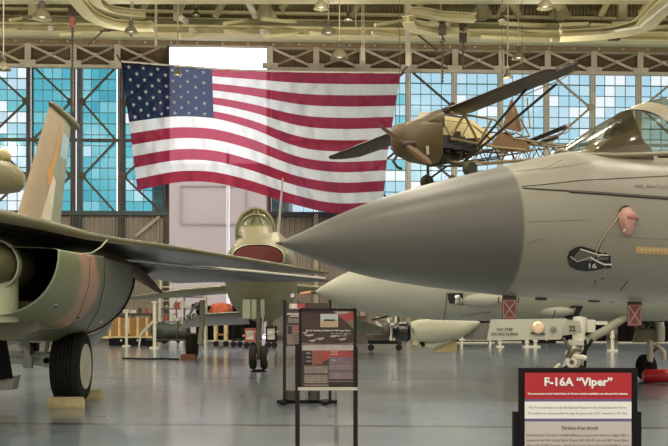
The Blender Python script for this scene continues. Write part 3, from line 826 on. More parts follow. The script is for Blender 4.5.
# shock cone and splitter wall
mb = MB(); c = Vector((-4.62, 12.95, 2.2)); mb.lathe([(0, 0), (.08, .06), (.17, .2), (.25, .42), (.31, .72), (.34, 1.1), (.34, 1.4)], c, Y_, olive, 32); mb.build('shock_cone', K, 1)
mb = MB(); mb.lathe([(.33, .60), (.352, .60), (.36, .66), (.355, .72), (.30, .74)], c, Y_, palegr, 32, False); mb.build('cone_collar', K, 1)
mb = MB(); mb.tube([Vector((-4.66, 13.78, 1.42)), Vector((-4.66, 13.78, 2.12))], .30, mat('splitter_pale', (178, 182, 152), .35, var=.05), 32); mb.build('splitter_wall', K, 1)
mb = MB()
for (a, b), c_ in (((56, 305), white), ((67, 324), cream), ((78, 318), steelD), ((55, 307), black), ((101, 322), cream)):
    patch_on(mb, bvN, [(a-1.6, b-.6), (a+1.8, b-1.8), (a+1.8, b-.2), (a-1.6, b+1)], c_, .004, 2, 2)
strip_on(mb, bvN, [(105, 259), (104, 285), (98, 310), (84, 334)], .006, lineM, .003)
strip_on(mb, bvN, [(90, 258), (89, 285), (80, 312), (66, 333)], .003, lineM, .003)
mb.build('skin_marks', K)
# glove and wing
LE = [(-6.0, 11.0, 3.02), (-4.46, 12.8, 2.86), (-4.0, 13.7, 2.79), (-3.6, 14.6, 2.70), (-3.2, 15.2, 2.655), (-2.6, 15.9, 2.61), (-1.6, 17.5, 2.50), (-.12, 20.0, 2.35)]
TE = [(-6.0, 16.5, 2.75), (-4.8, 17.0, 2.62), (-4.2, 17.4, 2.55), (-3.9, 17.6, 2.50), (-3.6, 17.9, 2.47), (-3.1, 18.3, 2.43), (-1.7, 19.4, 2.38), (-.25, 20.8, 2.31)]
TK = [.34, .28, .24, .18, .12, .12, .09, .03]
WU = mb = MB()
rings = [airfoil(a, b, t, N=20) for a, b, t in zip(LE, TE, TK)]
vs = [v for r in rings for v in r]; top = []; bot = []
n = 20
for i in range(len(rings)-1):
    for k in range(n):
        (top if k < 10 else bot).append((i*n+k, i*n+(k+1) % n, (i+1)*n+(k+1) % n, (i+1)*n+k))
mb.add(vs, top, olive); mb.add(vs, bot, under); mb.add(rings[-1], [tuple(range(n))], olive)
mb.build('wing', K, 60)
# rounded leading edge; the lit look of its lip is put into a lighter olive
tanle = mat('leading_edge_lit_olive', (124, 118, 86), .4, var=.06)
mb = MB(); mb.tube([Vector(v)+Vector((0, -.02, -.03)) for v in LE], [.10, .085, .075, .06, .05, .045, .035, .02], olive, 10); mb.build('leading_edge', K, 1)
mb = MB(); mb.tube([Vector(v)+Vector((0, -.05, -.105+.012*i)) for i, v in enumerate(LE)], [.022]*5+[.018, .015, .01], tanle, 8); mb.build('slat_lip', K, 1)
# flap below the wing
mb = MB()
fl = [((-3.75, 16.9, 2.43), (-3.9, 18.6, 2.28), .08), ((-3.1, 17.9, 2.40), (-3.1, 19.6, 2.10), .10), ((-2.6, 18.6, 2.36), (-2.5, 20.2, 2.14), .10), ((-1.7, 19.6, 2.33), (-1.5, 20.9, 2.16), .08), ((-.2, 21.6, 2.24), (-.1, 22.1, 2.2), .03)]
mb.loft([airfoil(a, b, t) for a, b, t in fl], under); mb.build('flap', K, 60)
mb = MB(); mb.tube([Vector(a)+Vector((0, -.02, .02)) for a, b, t in fl], .022, white, 8); mb.build('flap_edge', K, 1)
# pivot fairing and cables behind nacelle
mb = MB(); mb.loft([airfoil((-3.75, 16.2, 2.5), (-3.6, 18.5, 2.35), .3), airfoil((-3.35, 17.2, 2.15), (-3.3, 18.6, 2.05), .2), airfoil((-3.25, 18.0, 1.95), (-3.2, 18.8, 1.9), .05)], mat('brown_fairing', (92, 78, 62), .5, var=.2, scale=2)); mb.build('pylon', K, 60)
mb = MB(); mb.tube([P(82, 254, 14.2), P(92, 253, 14.3), P(101, 247, 14.4), P(107, 240, 14.6)], .012, palegr, 6); mb.build('hose', K)
# fin
finm = mat('fin_tan', (168, 148, 118), .5, var=.08, scale=1.5); fing = mat('fin_grey_green', (142, 148, 128), .5, var=.06); 
ang = [(-5.4, 16.9, 3.05), (-5.4, 19.0, 5.50), (-5.4, 20.5, 5.30), (-5.4, 19.6, 3.0)]
def fin_at(u, v, off=0):     # u 0 LE..1 TE ; v 0 base..1 top
    a = Vector(ang[0]).lerp(Vector(ang[1]), v); b = Vector(ang[3]).lerp(Vector(ang[2]), v); p = a.lerp(b, u)
    th_ = .10*math.sqrt(max(0, 4*u*(1-u)))*(1-.5*v)
    return p+X_*(th_+off)
mb = MB(); nu, nv = 20, 12
for sgn in (1, -1):
    vs = []; 
    for j in range(nv+1):
        for i in range(nu+1):
            p = fin_at(i/nu, j/nv); 
            if sgn < 0: p = Vector((2*-5.4-p.x, p.y, p.z))
            vs.append(p)
    for m_, cond in ((finm, lambda i, j: i < nu*(.62-.25*(1-j/nv))), (fing, lambda i, j: i >= nu*(.62-.25*(1-j/nv)))):
        mb.add(vs, [(j*(nu+1)+i, j*(nu+1)+i+1, (j+1)*(nu+1)+i+1, (j+1)*(nu+1)+i) for j in range(nv) for i in range(nu) if cond(i, j)], m_)
fin = mb.build('tail_fin', K, 1)
mb = MB()
def finpatch(poly, m_, off=.006):
    vs = [fin_at(u, v, off) for u, v in poly]; c_ = sum(vs, Vector())/len(vs); mb.add([c_]+vs, [(0, i+1, (i+1) % len(vs)+1) for i in range(len(vs))], m_)
finpatch([(.45, .93), (.52, .86), (.50, .60), (.46, .48), (.38, .42), (.30, .44), (.40, .52), (.42, .66)], mat('fin_orange', (206, 148, 66), .6))
finpatch([(.34, .40), (.42, .46), (.52, .48), (.47, .40), (.40, .36)], mat('fin_orange', (206, 148, 66), .6))
finpatch([(.50, .47), (.36, .02), (.64, .02), (.60, .43)], mat('fin_lit_wedge', (214, 204, 184), .5))  # light falling on this wedge of the fin, put into a pale colour
finpatch([(.58, .88), (.90, .88), (.90, .68), (.62, .66)], mat('fin_pale_blue', (168, 192, 202), .5))
mb.build('fin_artwork', fin)
mb = MB(); mb.lathe([(0, -.15), (.05, 0), (.085, .35), (.09, .9), (.10, 1.5), (.07, 1.9), (0, 2.0)], Vector((-5.38, 19.0, 5.50)), Vector((0, 1.0, -.05)), mat('fin_cap_olive', (108, 104, 70), .5), 14); mb.build('fin_cap', K, 1)
# main gear
WHL = thing  # wheel is part of the jet
mb = MB(); c = Vector((-4.46, 17.0, .625))
prof = [(.34, -.235), (.46, -.25), (.56, -.225), (.60, -.17)]
for gx in (-.12, -.06, 0, .06, .12): prof += [(.62, gx-.025), (.605, gx-.006), (.605, gx+.006), (.62, gx+.025)]
prof += [(.60, .17), (.56, .225), (.46, .25), (.34, .235)]
mb.lathe(prof, c, X_, rubber, 48, True); tyre = mb.build('tyre', K, 30)
mb = MB(); mb.lathe([(.385, .18), (.385, .245), (.35, .255), (.32, .24), (.16, .238), (.14, .25), (0, .252)], c, X_, cream, 32, False)
mb.build('hub', tyre, 40)
mb = MB(); a = Vector((-6.3, 17.2, .78)); b = Vector((-4.85, 17.0, .70)); grayg = mat('gear_grey', (206, 208, 200), .4, var=.1)
mb.tube([a, b], .075, grayg, 12); mb.bar(a+Z_*.1, b+Z_*.13, .12, .08, grayg); mb.lathe([(.12, -.1), (.12, .1)], b+Vector((0, -.02, .03)), Y_, grayg, 16); mb.lathe([(.05, -.14), (.05, .14)], b+Vector((0, -.02, .03)), Y_, black, 12)
mb.bar(P(28, 352, 16.9), P(28, 368, 16.9), .14, .12, grayg, up=(0, 1, 0))
mb.build('gear_beam', K, 1)
mb = MB(); mb.tube([P(10, 318, 16.6), P(20, 338, 16.6), P(29, 352, 16.7)], [.11, .1, .07], grayg, 12); mb.lathe([(.09, -.06), (.09, .06)], P(28, 350, 16.7), Y_, steelD, 12); mb.tube([P(24, 346, 16.5), P(30, 362, 16.5)], .05, grayg, 8); mb.build('shock_strut', K, 1)
mb = MB(); mb.bar(P(-10, 346, 17.2), P(48, 334, 17.2), .1, .1, grayg); mb.bar(P(49, 336, 17), P(46, 352, 17), .04, .06, grayg); mb.tube([P(46, 352, 17), P(44, 357, 17), P(40, 360, 17)], .02, steelD, 8); mb.tube([P(-4, 320, 16), P(14, 322, 16), P(24, 330, 16), P(20, 340, 16.3)], .025, steelD, 8); mb.box(P(33, 347, 17), (.16, .2, .14), black); mb.build('brace_rod', K)
mb = MB(); mb.prism([P(-12, 330, 16), P(4, 331, 16), P(12, 378, 16), P(-12, 382, 16)], (0, .06, 0), black); mb.build('gear_door', K)
mb = MB(); mb.prism([P(-12, 381, 16.1), P(15, 376, 16.1), P(12, 390, 16.1), P(-12, 391, 16.1)], (0, .3, 0), mat('gear_door_grey', (165, 165, 160), .5)); mb.build('gear_door_tip', K)
mb = MB(); mb.prism([P(94, 334, 17.9), P(112, 322, 17.9), P(109, 330, 17.9), P(83, 356, 17.9), P(76, 356, 17.9), P(80, 336, 17.9)], (0, .05, 0), mat('gear_door_pale', (204, 216, 212), .4)); mb.build('fairing_door', K)
mb = MB(); mb.loft([[Vector((x, d, z)) for x, z in ((-6.2, 1.35), (-4.6, 1.15+(d-14)*-.03), (-4.2, 1.3), (-4.2, 1.7), (-6.2, 1.8))] for d in (14.2, 17.4)], mat('belly_olive', (104, 103, 80), .4, var=.15)); mb.build('belly_panel', K)
# chocks
for (x, y, dx, lab) in ((-4.35, 16.27, .54, 'long pale wooden chock in front of the big left tyre'), (-4.37, 17.78, .46, 'pale wooden chock behind the big left tyre')):
    mb = MB(); hh = .17
    mb.prism([Vector((x-dx/2, y-.1, 0)), Vector((x-dx/2, y+.12, 0)), Vector((x-dx/2, y+.10, hh*.6)), Vector((x-dx/2, y+.02, hh)), Vector((x-dx/2, y-.1, hh))], (dx, 0, 0), wood)
    mb.box((x, y-.105, hh/2), (dx+.03, .02, hh*.7), wood)
    tag(mb.build('wheel_chock'), lab, 'chock', 'wooden chocks at the big tyre')

# olive rounded nose at the far left
H = thing('hanging_aircraft', (-10.6, 30, 4.9), 'olive rounded aircraft nose hanging at the left edge beside the tan fin', 'aircraft')
on = mat('khaki_olive', (122, 116, 84), .45, var=.08); on2 = mat('khaki_light', (170, 160, 112), .45, var=.08)
mb = MB(); c = P(-8, 172, 30)
mb.loft([superring(Vector((x, 30, c.z+dz)), Y_, Z_, r*1.0, rt, rb, 2.3) for x, dz, r, rt, rb in ((-12.6, 0, .7, .45, .65), (-11.5, 0, .8, .5, .68), (-10.6, 0, .82, .5, .68), (-9.9, -.05, .75, .42, .6), (-9.5, -.12, .55, .3, .48), (-9.3, -.18, .2, .12, .25))], on); mb.build('fuselage', H, 1)
mb = MB(); mb.loft([superring(Vector((x, 30, P(0, 156, 30).z)), Y_, Z_, r, r*.45, r*.5, 2.3) for x, r in ((-12.4, .5), (-11, .58), (-10.2, .55), (-9.85, .42), (-9.72, .15))], on2); mb.build('rotor_cap', H, 1)
mb = MB(); 
for dx in (-1.6, -.4): mb.tube([Vector((-10.6+dx, 30, 6)), Vector((-10.6+dx, 30, ZT))], .03, steelD, 6)
mb.build('cable', H)

# ------------------------------------------------------------------ jet facing the camera (centre)
kh = mat('khaki_jet_paint', (124, 118, 86), .42, var=.08, scale=1.2)
C = thing('jet_fighter', P(258, 371, 25.6), 'khaki jet facing the camera with a dark red intake cover and bubble canopy', 'aircraft')
def cs(px, D_, yt, yb, w): return ((px-334)*D_/F, D_, CAMZ+(HY-yt)*D_/F, CAMZ+(HY-yb)*D_/F, w)
body_loft([cs(258, 25.5, 243, 271, .68), cs(258, 25.56, 241.8, 272.5, .72), cs(259, 26.0, 238, 292, .86), cs(260, 26.6, 233.5, 312, .96), cs(261, 27.6, 231, 320, 1.0), cs(263, 29.5, 229, 322, 1.02), cs(266, 32, 234, 318, .95), cs(272, 36, 246, 306, .7), cs(276, 38.5, 258, 296, .4)], X_, kh, 'fuselage', C, n=2.2)
redc = mat('dark_red_cover', (98, 36, 30), .6, var=.12, scale=3)
mb = MB(); r0 = cs(258, 25.42, 245, 269.5, .62)
ring = lambda d, k: superring(Vector((r0[0], d, (r0[2]+r0[3])/2)), X_, Z_, r0[4]*k, (r0[2]-r0[3])/2*k, (r0[2]-r0[3])/2*k, 2.3, 32)
mb.loft([ring(25.52, 1.0), ring(25.44, 1.0), ring(25.40, .92)], redc); o = mb.build('intake_cover', C, 1); o['label'] = 'dark red intake cover'
mb = MB(); mb.loft([ring(25.5, 1.0), ring(25.4, 1.04), ring(25.47, 1.12)], palegr, False); mb.build('intake_lip', C, 1)
# nose ridge to windshield, canopy
mb = MB()
def cc(px, y, D_): return P(px, y, D_)
rr = []
for D_, yb, yt, w in ((26.2, 240, 238, .3), (27.0, 236, 229, .42), (28.0, 234, 222, .5), (28.2, 233, 216, .48)):
    c_ = P(255.5, yb, D_); rr.append(superring(c_, X_, Z_, w, (yb-yt)*D_/F, .2, 2, 24))
mb.loft(rr, kh); mb.build('windshield_coaming', C, 1)
cg = glass_pane('canopy_glass', (.80, .84, .78, 1), .12)
def arch(D_, w, yb, yt, N=16, px=255.5, k=1.0): 
    c_ = P(px, yb, D_); h = (yb-yt)*D_/F
    return [c_+X_*w*k*math.cos((PI+.8)*i/N-.4)+Z_*h*k*math.sin((PI+.8)*i/N-.4) for i in range(N+1)]
mb = MB(); mb.loft([arch(27.4, .30, 233, 226), arch(28.2, .47, 233, 214.5), arch(28.8, .53, 233, 209.5), arch(30, .5, 233, 210.5), arch(31.5, .3, 233, 222)], cg, False, False); mb.build('canopy', C, 1)
mb = MB()
for D_, w, yt, r_ in ((28.2, .47, 214.5, .035), (28.8, .535, 208.5, .06)): mb.tube(arch(D_, w, 233, yt), r_, kh, 8)
for px in (252, 262):
    mb.tube([P(px-(257-px)*.6, 231, 27.45), P(px, 222, 27.8), P(256+(px-257)*.3, 211, 28.6)], .03, olive, 6)
mb.build('canopy_frame', C, 1)
mb = MB(); mb.box(P(255, 222, 29.3), (.6, .25, .6), mat('seat_olive', (110, 102, 58), .7)); mb.lathe([(.2, -.1), (.26, 0), (.2, .1)], P(255, 216, 29.3), Y_, on, 16); mb.build('ejection_seat', C)
# fin edge-on
mb = MB(); mb.loft([airfoil(P(276, 262, 32), P(276, 262, 37.5), .12, X_), airfoil(P(282.5, 178, 35.2), P(283, 180, 37.6), .06, X_)], mat('fin_pinkish_grey', (170, 160, 150), .5, var=.05)); mb.build('tail_fin', C, 60)
# wings
mb = MB(); mb.loft([airfoil(P(226, 286, 28.2), P(229, 293, 31.2), .22), airfoil(P(180, 290, 30.0), P(184, 297, 32.3), .16), airfoil(P(128, 297, 32.5), P(133, 300, 33.6), .05)], kh); mb.build('wing', C, 60)
mb = MB(); mb.loft([airfoil(P(297, 286, 28.2), P(297, 293, 31.2), .22), airfoil(P(345, 289, 31.0), P(347, 296, 33.3), .14), airfoil(P(388, 294, 34), P(390, 297, 35), .05)], kh); mb.build('wing', C, 60)
mb = MB(); mb.loft([airfoil(P(246, 312, 31.5), P(250, 324, 35), .2), airfoil(P(205, 314, 33), P(206, 326, 36), .14), airfoil(P(183, 321, 34.5), P(184, 328, 36.5), .04)], kh); mb.build('stabiliser', C, 60)
mb = MB(); mb.loft([airfoil(P(286, 312, 31.5), P(288, 324, 35), .2), airfoil(P(345, 315, 33), P(346, 332, 36), .14), airfoil(P(388, 329, 35), P(389, 335, 36.5), .04)], mat('stabiliser_olive', (126, 124, 82), .45)); mb.build('stabiliser', C, 60)
# nose gear
mb = MB(); mb.box(P(246.5, 309, 26.2), (.2, .05, .5), palegr); mb.box(P(258, 309, 26.2), (.34, .05, .5), palegr); mb.build('gear_door', C)
mb = MB(); mb.tube([P(258.5, 300, 25.9), P(258.5, 325, 25.7), P(258.5, 358, 25.6)], [.05, .06, .07], steelD, 10); mb.tube([P(262, 318, 25.9), P(261.5, 335, 25.7)], .05, chrome, 8); mb.tube([P(254, 358, 25.6), P(265, 358, 25.6)], .04, steelD, 8); mb.bar(P(259, 332, 25.8), P(265, 316, 26.3), .05, .05, steelD); mb.build('gear_leg', C)
for px in (253, 264.2):
    mb = MB(); mb.lathe([(.12, -.07), (.24, -.09), (.30, -.06), (.31, 0), (.30, .06), (.24, .09), (.12, .07)], Vector((P(px, 0, 25.6).x, 25.6, .36)), X_, rubber, 28); w = mb.build('tyre', C, 30)
    mb = MB(); mb.lathe([(.12, .085), (.05, .1), (0, .1)], Vector((P(px, 0, 25.6).x, 25.6, .36)), X_, steelL, 16); mb.build('hub', w)
mb = MB(); mb.prism([Vector((P(250, 0, 25.6).x, 25.4, 0)), Vector((P(267, 0, 25.6).x, 25.4, 0)), Vector((P(264, 0, 25.6).x, 25.5, .045)), Vector((P(253, 0, 25.6).x, 25.5, .045))], (0, .25, 0), black)
tag(mb.build('jacking_pad'), 'black pad under the twin nose wheels of the khaki jet', 'pad')
# right main leg
mb = MB(); mb.tube([P(202.5, 300, 31.8), P(202.5, 322, 31.8), P(200, 344, 31.8)], .09, palegr, 10); mb.bar(P(197, 302, 32), P(180, 331, 32), .14, .06, palegr); mb.build('main_gear_leg', C)
mb = MB(); c = Vector((P(192, 0, 32).x, 32, .42)); mb.lathe([(.2, -.12), (.36, -.16), (.41, -.1), (.42, 0), (.41, .1), (.36, .16), (.2, .12)], c, X_, rubber, 28); mb.build('tyre', C, 30)
mb = MB(); mb.tube([P(300, 300, 31.8), P(301, 344, 31.8)], .09, palegr, 10); mb.build('main_gear_leg', C)
mb = MB(); c = Vector((P(306, 0, 32).x, 32, .42)); mb.lathe([(.2, -.12), (.36, -.16), (.41, -.1), (.42, 0), (.41, .1), (.36, .16), (.2, .12)], c, X_, rubber, 28); mb.build('tyre', C, 30)
mb = MB(); x = P(189, 0, 31.4).x; mb.box((x, 31.35, .09), (.45, .35, .18), mat('brown_wood_block', (112, 76, 52), .7, var=.2, scale=6)); tag(mb.build('wheel_chock'), 'brown block in front of the khaki jet main tyre', 'chock')
mb = MB(); mb.tube([Vector((x-.3, 31.2, .03)), Vector((x-.8, 31.6, .03)), Vector((x-1.4, 31.5, .03)), Vector((x-2.2, 31.9, .03))], .03, black, 6); tag(mb.build('hose'), 'black hose on the floor left of the brown chock', 'hose')
# gun port + tow fitting
mb = MB(); mb.box(P(292.5, 295.5, 26.0), (.16, .05, .16), steelD); mb.box(P(292.5, 295.5, 25.97), (.1, .02, .1), white); mb.build('landing_light', C)

# ------------------------------------------------------------------ second grey jet behind the big nose
g3 = mat('pale_grey_jet_paint', (158, 158, 142), .42, var=.06, scale=1.2)
Bj = thing('grey_jet', (3.2, 18, 0), 'pale grey jet parked behind the big radome, nose pointing left', 'aircraft')
st3 = [(316, 290.5, 293.5, .03), (322, 286, 298, .12), (332, 280, 303, .24), (342, 274.5, 307, .34), (365, 265, 312.5, .44), (400, 256, 317, .55), (440, 250, 320, .62), (480, 246, 321, .66), (560, 242, 321.5, .7), (668, 238, 321, .75), (780, 238, 320, .8), (840, 245, 318, .7)]
st = []
for px, yt, yb, w in st3:
    D_ = 18+(px-318)*.0028; st.append(((px-334)*D_/F, D_, CAMZ+(HY-yt)*D_/F, CAMZ+(HY-yb)*D_/F, w))
rings = [superring(Vector((x, d, (zt+zb)/2)), Y_, Z_, w, (zt-zb)/2, (zt-zb)/2, 2.1, 40) for x, d, zt, zb, w in st]
m3 = MB().loft(rings, g3); b3 = m3.build('fuselage', Bj, 50); bv3 = bvh_of(m3)
copper = mat('copper_cover', (196, 132, 104), .5, var=.05)
mb = MB(); mb.tube([P(318, 292, 18), P(311, 292.5, 18)], [.03, .03], steelD, 10); mb.tube([P(311, 292.5, 18), P(300, 294, 18)], [.035, .03], copper, 10); o = mb.build('pitot_probe', Bj, 1)
mb = MB()
strip_on(mb, bv3, [(447, 292), (446, 306), (444, 320)], .012, lineL, .003)
strip_on(mb, bv3, [(402, 318), (440, 319.5)], .006, lineM, .003)
strip_on(mb, bv3, [(460, 316), (490, 312)], .02, mat('stain_grey', (118, 118, 104), .5), .002)
mb.build('panel_lines', b3)
# ram air intake
mb = MB(); patch_on(mb, bv3, [(447, 293), (463, 293), (463, 305), (449, 303)], ckD, .01, 6, 4); mb.build('ram_intake', Bj)
def blister(x0, x1, yc, ry, name, tip=.1, m=g3, D0=17.4):
    D0 = hit(bv3, (x0+x1)/2, yc, 0).y+.03
    mb = MB(); rr = []
    L_ = x1-x0
    for f, k in ((0, tip), (.08, .55), (.2, .85), (.4, 1), (.65, .95), (.85, .7), (1, .3)):
        D_ = D0; c_ = P(x0+f*L_, yc, D_); rr.append(superring(c_, Y_, Z_, .13*k, ry*k*D_/F, ry*k*D_/F, 2, 20))
    mb.loft(rr, m); return mb.build(name, Bj, 1)
blister(459, 506, 299.5, 7.5, 'intake_fairing', .9)
mb = MB(); mb.lathe([(.1, 0), (.115, -.03), (.09, -.09), (.0, -.12)], P(459.5, 299, hit(bv3, 459.5, 299, 0).y+.02), X_, chrome, 16); mb.build('intake_ring', Bj, 1)
blister(537, 573, 311, 6.5, 'gun_fairing', .1, D0=17.35)
mb = MB(); patch_on(mb, bv3, [(571, 305.5), (583, 305.5), (577, 318.5), (563, 318.5)], ckD, .012, 6, 4); patch_on(mb, bv3, [(571, 307), (576, 307), (573, 314), (568, 314)], g3, .02, 3, 3); mb.build('gun_vent', Bj)
mb = MB(); strip_on(mb, bv3, [(552, 304.5), (551, 309), (547, 313)], .008, lineM, .2)
for x in (499, 519, 613): mb.tube([P(x, 297, 17.3), P(x-1, 303, 17.3)], .015, steelD, 6)
mb.build('antenna', Bj)
# nose gear door with stencil
doorp = [(491, 319.5), (566, 318.5), (569, 321), (561, 339.5), (487, 340.5)]
dm = mat('gear_door_white', (178, 176, 160), .45, var=.05)
mb = MB(); mb.prism([P(x, y, 17.1) for x, y in doorp], (0, .05, 0), dm); gd = mb.build('gear_door', Bj)
mb = MB()
mb.text('NO STEP', P(497, 331, 17.08), X_, Z_, lineM, width=16*17.1/F, height=3.0*17.1/F, bold=.02)
mb.text('CHICAGO ILLINOIS', P(491, 335.6, 17.08), X_, Z_, lineM, width=27*17.1/F, height=3.0*17.1/F, bold=.02)
mb.build('stencil', gd)
mb = MB(); mb.lathe([(.0, -.06), (.08, -.05), (.115, 0)], P(538, 328, 17.08), Y_, mat('landing_light_glass', (220, 190, 160), .2), 20); mb.lathe([(.0, -.02), (.055, -.01), (.055, 0)], P(553.5, 329.5, 17.08), Y_, mat('grey_disc', (124, 122, 106), .5), 16); mb.bar(P(531, 333, 17.07), P(545, 334, 17.07), .02, .03, lineM); mb.build('landing_light', gd)
mb = MB(); mb.prism([P(x, y, 16.95) for x, y in ((568, 320), (580, 321), (582, 333), (563, 335.5))], (0, .04, 0), mat('door_light_grey', (160, 158, 142), .45)); nd = mb.build('gear_door', Bj)
mb = MB(); mb.text('22', P(569, 331.5, 16.93), X_, Z_, lineM, width=6.5*17/F, height=6*17/F, bold=.03); mb.build('number', nd)
# nose strut
mb = MB()
cr = cream
mb.tube([P(580, 318, 17.3), P(578, 345, 17.2)], [.12, .10], cr, 16); mb.tube([P(578, 340, 17.2), P(578, 345, 17.2)], .17, cr, 16)
mb.tube([P(577, 345, 17.2), P(575, 372, 17.1)], .08, cr, 14); mb.tube([P(575, 346, 17.0), P(568, 360, 17.0), P(562, 372, 17.0)], .04, cr, 8); mb.tube([P(584, 346, 17.1), P(584.5, 362, 17.1), P(585, 376, 17.1)], .04, cr, 8); mb.tube([P(569, 358, 16.8), P(574, 350, 16.8), P(581, 350, 16.8)], .03, steelD, 8); mb.lathe([(.09, -.05), (.09, .05)], P(571, 362, 16.85), Y_, cr, 14); mb.lathe([(.04, -.07), (.04, .07)], P(571, 362, 16.85), Y_, steelD, 10)
mb.tube([P(567, 352, 17.0), P(572, 357, 16.9), P(586, 358, 16.9)], .05, cr, 8)
mb.tube([P(572, 362, 17), P(558, 382, 17)], .06, cr, 8); mb.tube([P(560, 364, 17), P(545, 378, 17)], .03, cr, 8)
mb.box(P(590, 326, 17.6), (.14, .2, .22), cr); mb.box(P(601, 323, 17.5), (.2, .1, .06), cr)
mb.build('nose_gear_strut', Bj, 40)
mb = MB()
for dx in (565, 582): MB().lathe([(.1, -.06), (.26, -.08), (.32, 0), (.26, .08), (.1, .06)], Vector((P(dx, 0, 17).x, 17, .33)), X_, rubber, 28).build('nose_tyre', Bj, 30)
mb = MB(); mb.tube([P(584, 342, 17.6), P(604, 331, 18.0), P(630, 314, 18.7)], .075, mat('brace_grey', (150, 146, 130), .4), 12); mb.build('drag_brace', Bj, 1)
mb = MB(); mb.tube([P(563, 338, 17), P(570, 348, 16.9), P(567, 358, 16.9)], .03, steelD, 8); mb.tube([P(585.5, 340, 16.9), P(585, 380, 16.9)], .025, black, 8); mb.tube([P(580, 358, 16.9), P(592, 340, 17)], .03, black, 6); mb.build('brake_hose', Bj)
# far wing with drop tank on pylon
mb = MB(); mb.loft([airfoil((3.2, 18.6, 1.55), (7.2, 18.6, 1.5), .2), airfoil((4.0, 25, 1.62), (7.2, 25, 1.55), .12), airfoil((5.0, 28.5, 1.66), (7.0, 28.5, 1.6), .05)], g3); mb.build('wing', Bj, 60)
dt = mat('tank_white', (186, 186, 164), .4, var=.06)
mb = MB(); cx = P(398, 331, 24); mb.tube([P(x, y, 24) for x, y in ((410, 332), (412, 332), (418, 331.5), (430, 331), (446, 330), (458, 328.5), (468, 326.5), (476, 324), (480, 322.5))], [.20, .25, .28, .295, .28, .25, .18, .08, .02], dt, 24); tk = mb.build('drop_tank', Bj, 40)
mb = MB(); mb.lathe([(.20, -.02), (.26, -.1), (.24, -.3), (.14, -.42), (.1, -.44)], P(411, 332, 24), X_, blackg, 20); mb.lathe([(.12, -.44), (.17, -.47), (.22, -.5), (.2, -.62)], P(408.5, 331, 24), X_, steelD, 16, False); mb.tube([P(412, 328, 23.75), P(414, 334, 23.74)], .03, chrome, 6); mb.build('tank_cap', tk)
mb = MB(); mb.prism([P(436, 337, 24), P(457, 335, 24), P(457, 352, 24), P(434, 351.5, 24)], (0, .05, 0), mat('fin_yellowish', (172, 160, 108), .5)); mb.tube([P(418, 338, 24), P(420, 344, 24), P(432, 346, 24), P(452, 340, 24)], [.04, .09, .1, .05], dt, 12); mb.build('tank_fin', tk)
mb = MB(); mb.box(P(415.5, 342, 23.9), (.14, .1, .14), wood); mb.tube([P(420, 340, 23.9), P(424, 346, 23.9)], .05, black, 6); mb.build('tank_strap', tk)
mb = MB(); mb.prism([P(452, 326, 24), P(500, 322, 24), P(487, 340, 24), P(466, 340, 24)], (0, .12, 0), mat('pylon_grey', (132, 128, 120), .45)); mb.build('pylon', Bj)
# main gear with 792
mb = MB(); mb.prism([P(636, 329.5, 22), P(657, 329.5, 22), P(656, 342.5, 22), P(633, 342.5, 22)], (0, .06, 0), mat('gear_door_khaki', (136, 130, 104), .5)); md = mb.build('gear_door', Bj)
mb = MB(); mb.box(P(646, 322, 22.1), (.5, .04, .30), mat('unit_panel_grey', (140, 138, 122), .5)); mb.build('gear_panel', Bj)
mb = MB(); mb.text('792', P(638, 328.5, 21.97), X_, Z_, black, width=17*22/F, height=7*22/F, bold=.03); mb.build('number', md)
mb = MB(); mb.tube([P(660, 322, 22), P(660, 342, 22)], .09, cr, 12); mb.box(P(661, 333, 21.9), (.14, .1, .3), cr); mb.tube([P(650, 340, 22), P(650, 366, 22)], .07, cr, 10); mb.tube([P(656, 344, 22), P(664, 352, 22), P(664, 360, 22)], .05, cr, 8); mb.bar(P(648, 356, 22), P(658, 347, 22), .05, .05, steelD); mb.build('main_gear_leg', Bj, 1)
mb = MB(); mb.lathe([(.12, -.09), (.24, -.12), (.29, -.08), (.30, 0), (.29, .08), (.24, .12), (.12, .09)], Vector((P(649, 0, 22).x, 22.2, .305)), (1, .3, 0), rubber, 32); mb.build('main_tyre', Bj, 30)
# red tube on the floor
mb = MB(); c = P(643, 0, 21.6); r_ = .15
mb.tube([Vector((c.x, 21.6, r_)), Vector((c.x+.06, 21.6, r_)), Vector((c.x+.5, 21.55, r_+.01)), Vector((c.x+1.6, 21.4, r_+.02)), Vector((c.x+1.7, 21.4, r_+.02))], [.10, .145, r_, .15, .1], redp, 20)
RT = mb
tag(mb.build('red_tank', smooth=1), 'glossy red cylinder lying on the floor at the right edge under the landing gear', 'cylinder')

# ------------------------------------------------------------------ hanging light plane
L4 = thing('hanging_light_plane', (2.2, 21.4, 5.0), 'olive high-wing light plane with bare rear frame hanging from the roof right of the flag', 'aircraft')
od = mat('olive_drab', (88, 74, 46), .45, var=.1, scale=2); wd = mat('wing_brown', (62, 46, 38), .5, var=.15, scale=2); wdl = mat('wing_dark_top', (50, 44, 40), .5, var=.1)
hd = Vector((-.79, -.61, -.144)).normalized(); back = -hd; wv = Vector((.61, -.79, .09)).normalized()
RC = Vector(P(441, 113, 21.5))
def LP(f, s, u):   # forward-aft distance behind wing leading edge, spanwise (right of image +), up
    upv = Vector((0, 0, 1)); return RC+back*f+wv*s+upv*u
tipL = P(322, 159, 24.9); tipR = P(549, 67.5, 18.9)
rootc = back*1.15; rootc.z = -.05
mb = MB(); 
def chord(k): v = back*k; v.z = .09*k; return v
mb.loft([airfoil(tipL+chord(.25), tipL+chord(.75), .02), airfoil(tipL.lerp(RC, .06), tipL.lerp(RC, .06)+chord(1.05), .09), airfoil(RC+wv*-.35, RC+wv*-.35+chord(1.2), .14)], wd); mb.build('wing', L4, 60)
